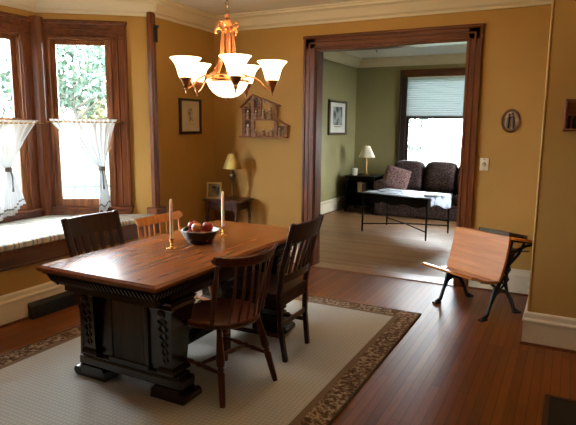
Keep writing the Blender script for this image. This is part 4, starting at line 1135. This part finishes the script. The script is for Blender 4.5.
# ------------------------------------------------------------------ outdoors
GZ = -.62
mb = MB(); mb.bb(-60,60,-60,70,GZ-.1,GZ); struct('ground', mb, leaf_mat('lawn', (.05,.065,.035), (.075,.09,.05)))
M_LEAF = leaf_mat('tree_leaves', (.035,.06,.048), (.075,.11,.075)); M_LEAFY = leaf_mat('autumn_leaves', (.07,.08,.05), (.14,.13,.06)); M_BARK = plain('bark', (.10,.085,.075), .9, var=.2)
def tree(x, y, h, cr, zc, nleaf, lab, lm=M_LEAF, name='tree', cat='tree', ls=.11, squash=.8):
    T_ = thing(name, lab, cat, (x,y,GZ))
    mb = MB(); mb.tube([(0,0,0),(.05,.03,h*.3),(-.04,.02,zc*.8),(.02,0,zc+cr*.4)],[.02*h,.016*h,.012*h,.004*h],9)
    for i in range(9):
        a = i*2.4; z0 = zc*.62+.04*i*h*.5
        mb.tube([(0,0,z0),(.4*cr*math.cos(a),.4*cr*math.sin(a),z0+.25*cr),(.85*cr*math.cos(a),.85*cr*math.sin(a),z0+.55*cr)],[.007*h,.004*h,.0015*h],6)
    mb.build('trunk', M_BARK, T_)
    mb = MB(); rnd = random.Random(hash(lab)%1000 if False else int(abs(x*100)+abs(y*10)))
    cl_ = [(rnd.gauss(0,.5)*cr, rnd.gauss(0,.5)*cr, zc+rnd.gauss(0,.42)*cr*squash, rnd.uniform(.22,.42)*cr) for _ in range(22)]
    for i in range(nleaf):
        cx, cy, cz_, rr = cl_[i%22]
        u = V(rnd.gauss(0,1),rnd.gauss(0,1),rnd.gauss(0,1)).normalized()*rr*rnd.uniform(.3,1)
        q = Euler((rnd.uniform(0,6),rnd.uniform(0,6),rnd.uniform(0,6))).to_matrix(); s = ls*rnd.uniform(.6,1.2)
        c0 = V(cx,cy,cz_)+u
        vs = [mb.bm.verts.new(c0+q@V(a*s,b2*s,0)) for a, b2 in ((-1,0),(0,-.5),(1,0),(0,.5))]
        mb._f(vs)
    mb.build('foliage', lm, T_)
tree(-11.5,10.2,5.5,1.7,3.6,2600,'leafy green tree outside the right bay window')
tree(-14.2,13.4,6,1.7,2.9,1500,'yellowing tree outside the right bay window behind the green tree',M_LEAFY)
tree(-17,11.2,6,1.8,3.2,1100,'thin pale tree outside the bay window at the left edge')
tree(-13.4,8.2,1.0,.6,.42,900,'low shrub outside the bay window at the left edge',M_LEAF,'shrub','shrub',.09)
tree(-5.9,19.5,5,1.35,2.75,1300,'leafy tree beyond the living room window')
# white garden fence seen through the bay
fa, fb = V(-12.6,7.4,0), V(-8.2,12.4,0)
fc = (fa+fb)/2; fd = (fb-fa); fl = fd.length; fz = math.atan2(fd.y, fd.x)
fe = thing('garden_fence', 'pale wooden garden fence outside the right bay window', 'fence', (fc.x,fc.y,GZ), fz)
mb = MB()
for z in (.18,.62): mb.bb(-fl/2,fl/2,-.025,.025,z-.03,z+.03)
M_FENCE = plain('weathered_fence',(.035,.045,.043),.7)
mb.build('rail', M_FENCE, fe)
npst = 26
mb = MB()
for i in range(npst):
    x = -fl/2+fl*(i+.5)/npst; mb.prism([(x-.035,0),(x+.035,0),(x+.035,.66),(x,.74),(x-.035,.66)],.02,Matrix(((1,0,0,0),(0,0,1,0),(0,1,0,0),(0,0,0,1))),(0,-.05,.04))
mb.build('pickets', M_FENCE, fe)
for i in range(4):
    x = -fl/2+.04+(fl-.08)*i/3; mb = MB(); mb.bb(x-.045,x+.045,-.045+.05,.045+.05,0,.85,.006); mb.build('post', M_FENCE, fe)

# ------------------------------------------------------------------ light
w = bpy.data.worlds.new('overcast'); SC.world = w; w.use_nodes = True
t = w.node_tree; bg = t.nodes['Background']
tc = t.nodes.new('ShaderNodeTexCoord'); sp = t.nodes.new('ShaderNodeSeparateXYZ'); t.links.new(tc.outputs['Generated'], sp.inputs[0])
cr_ = ramp(t, sp.outputs['Z'], [(0,(.93,.96,1)),(.6,(.84,.92,1.0))]); t.links.new(cr_, bg.inputs['Color'])
bg.inputs['Strength'].default_value = 19.0
for i in range(5):
    a = rad(-47+72*i)
    ld = bpy.data.lights.new('bulb', 'POINT'); ld.energy = 5.0; ld.color = (1,.72,.40); ld.shadow_soft_size = .03
    lo = bpy.data.objects.new('bulb', ld); COL.objects.link(lo); lo.location = (CX+.288*math.cos(a), CY+.288*math.sin(a), 1.918)

# ------------------------------------------------------------------ output look
SC.view_settings.view_transform = 'Standard'; SC.view_settings.look = 'None'
SC.view_settings.exposure = 1.25; SC.view_settings.gamma = 1; SC.view_settings.use_curve_mapping = False
SC.cycles.use_denoising = True
SC.cycles.max_bounces = 10; SC.cycles.diffuse_bounces = 5; SC.cycles.transparent_max_bounces = 16
SC.cycles.sample_clamp_indirect = 6
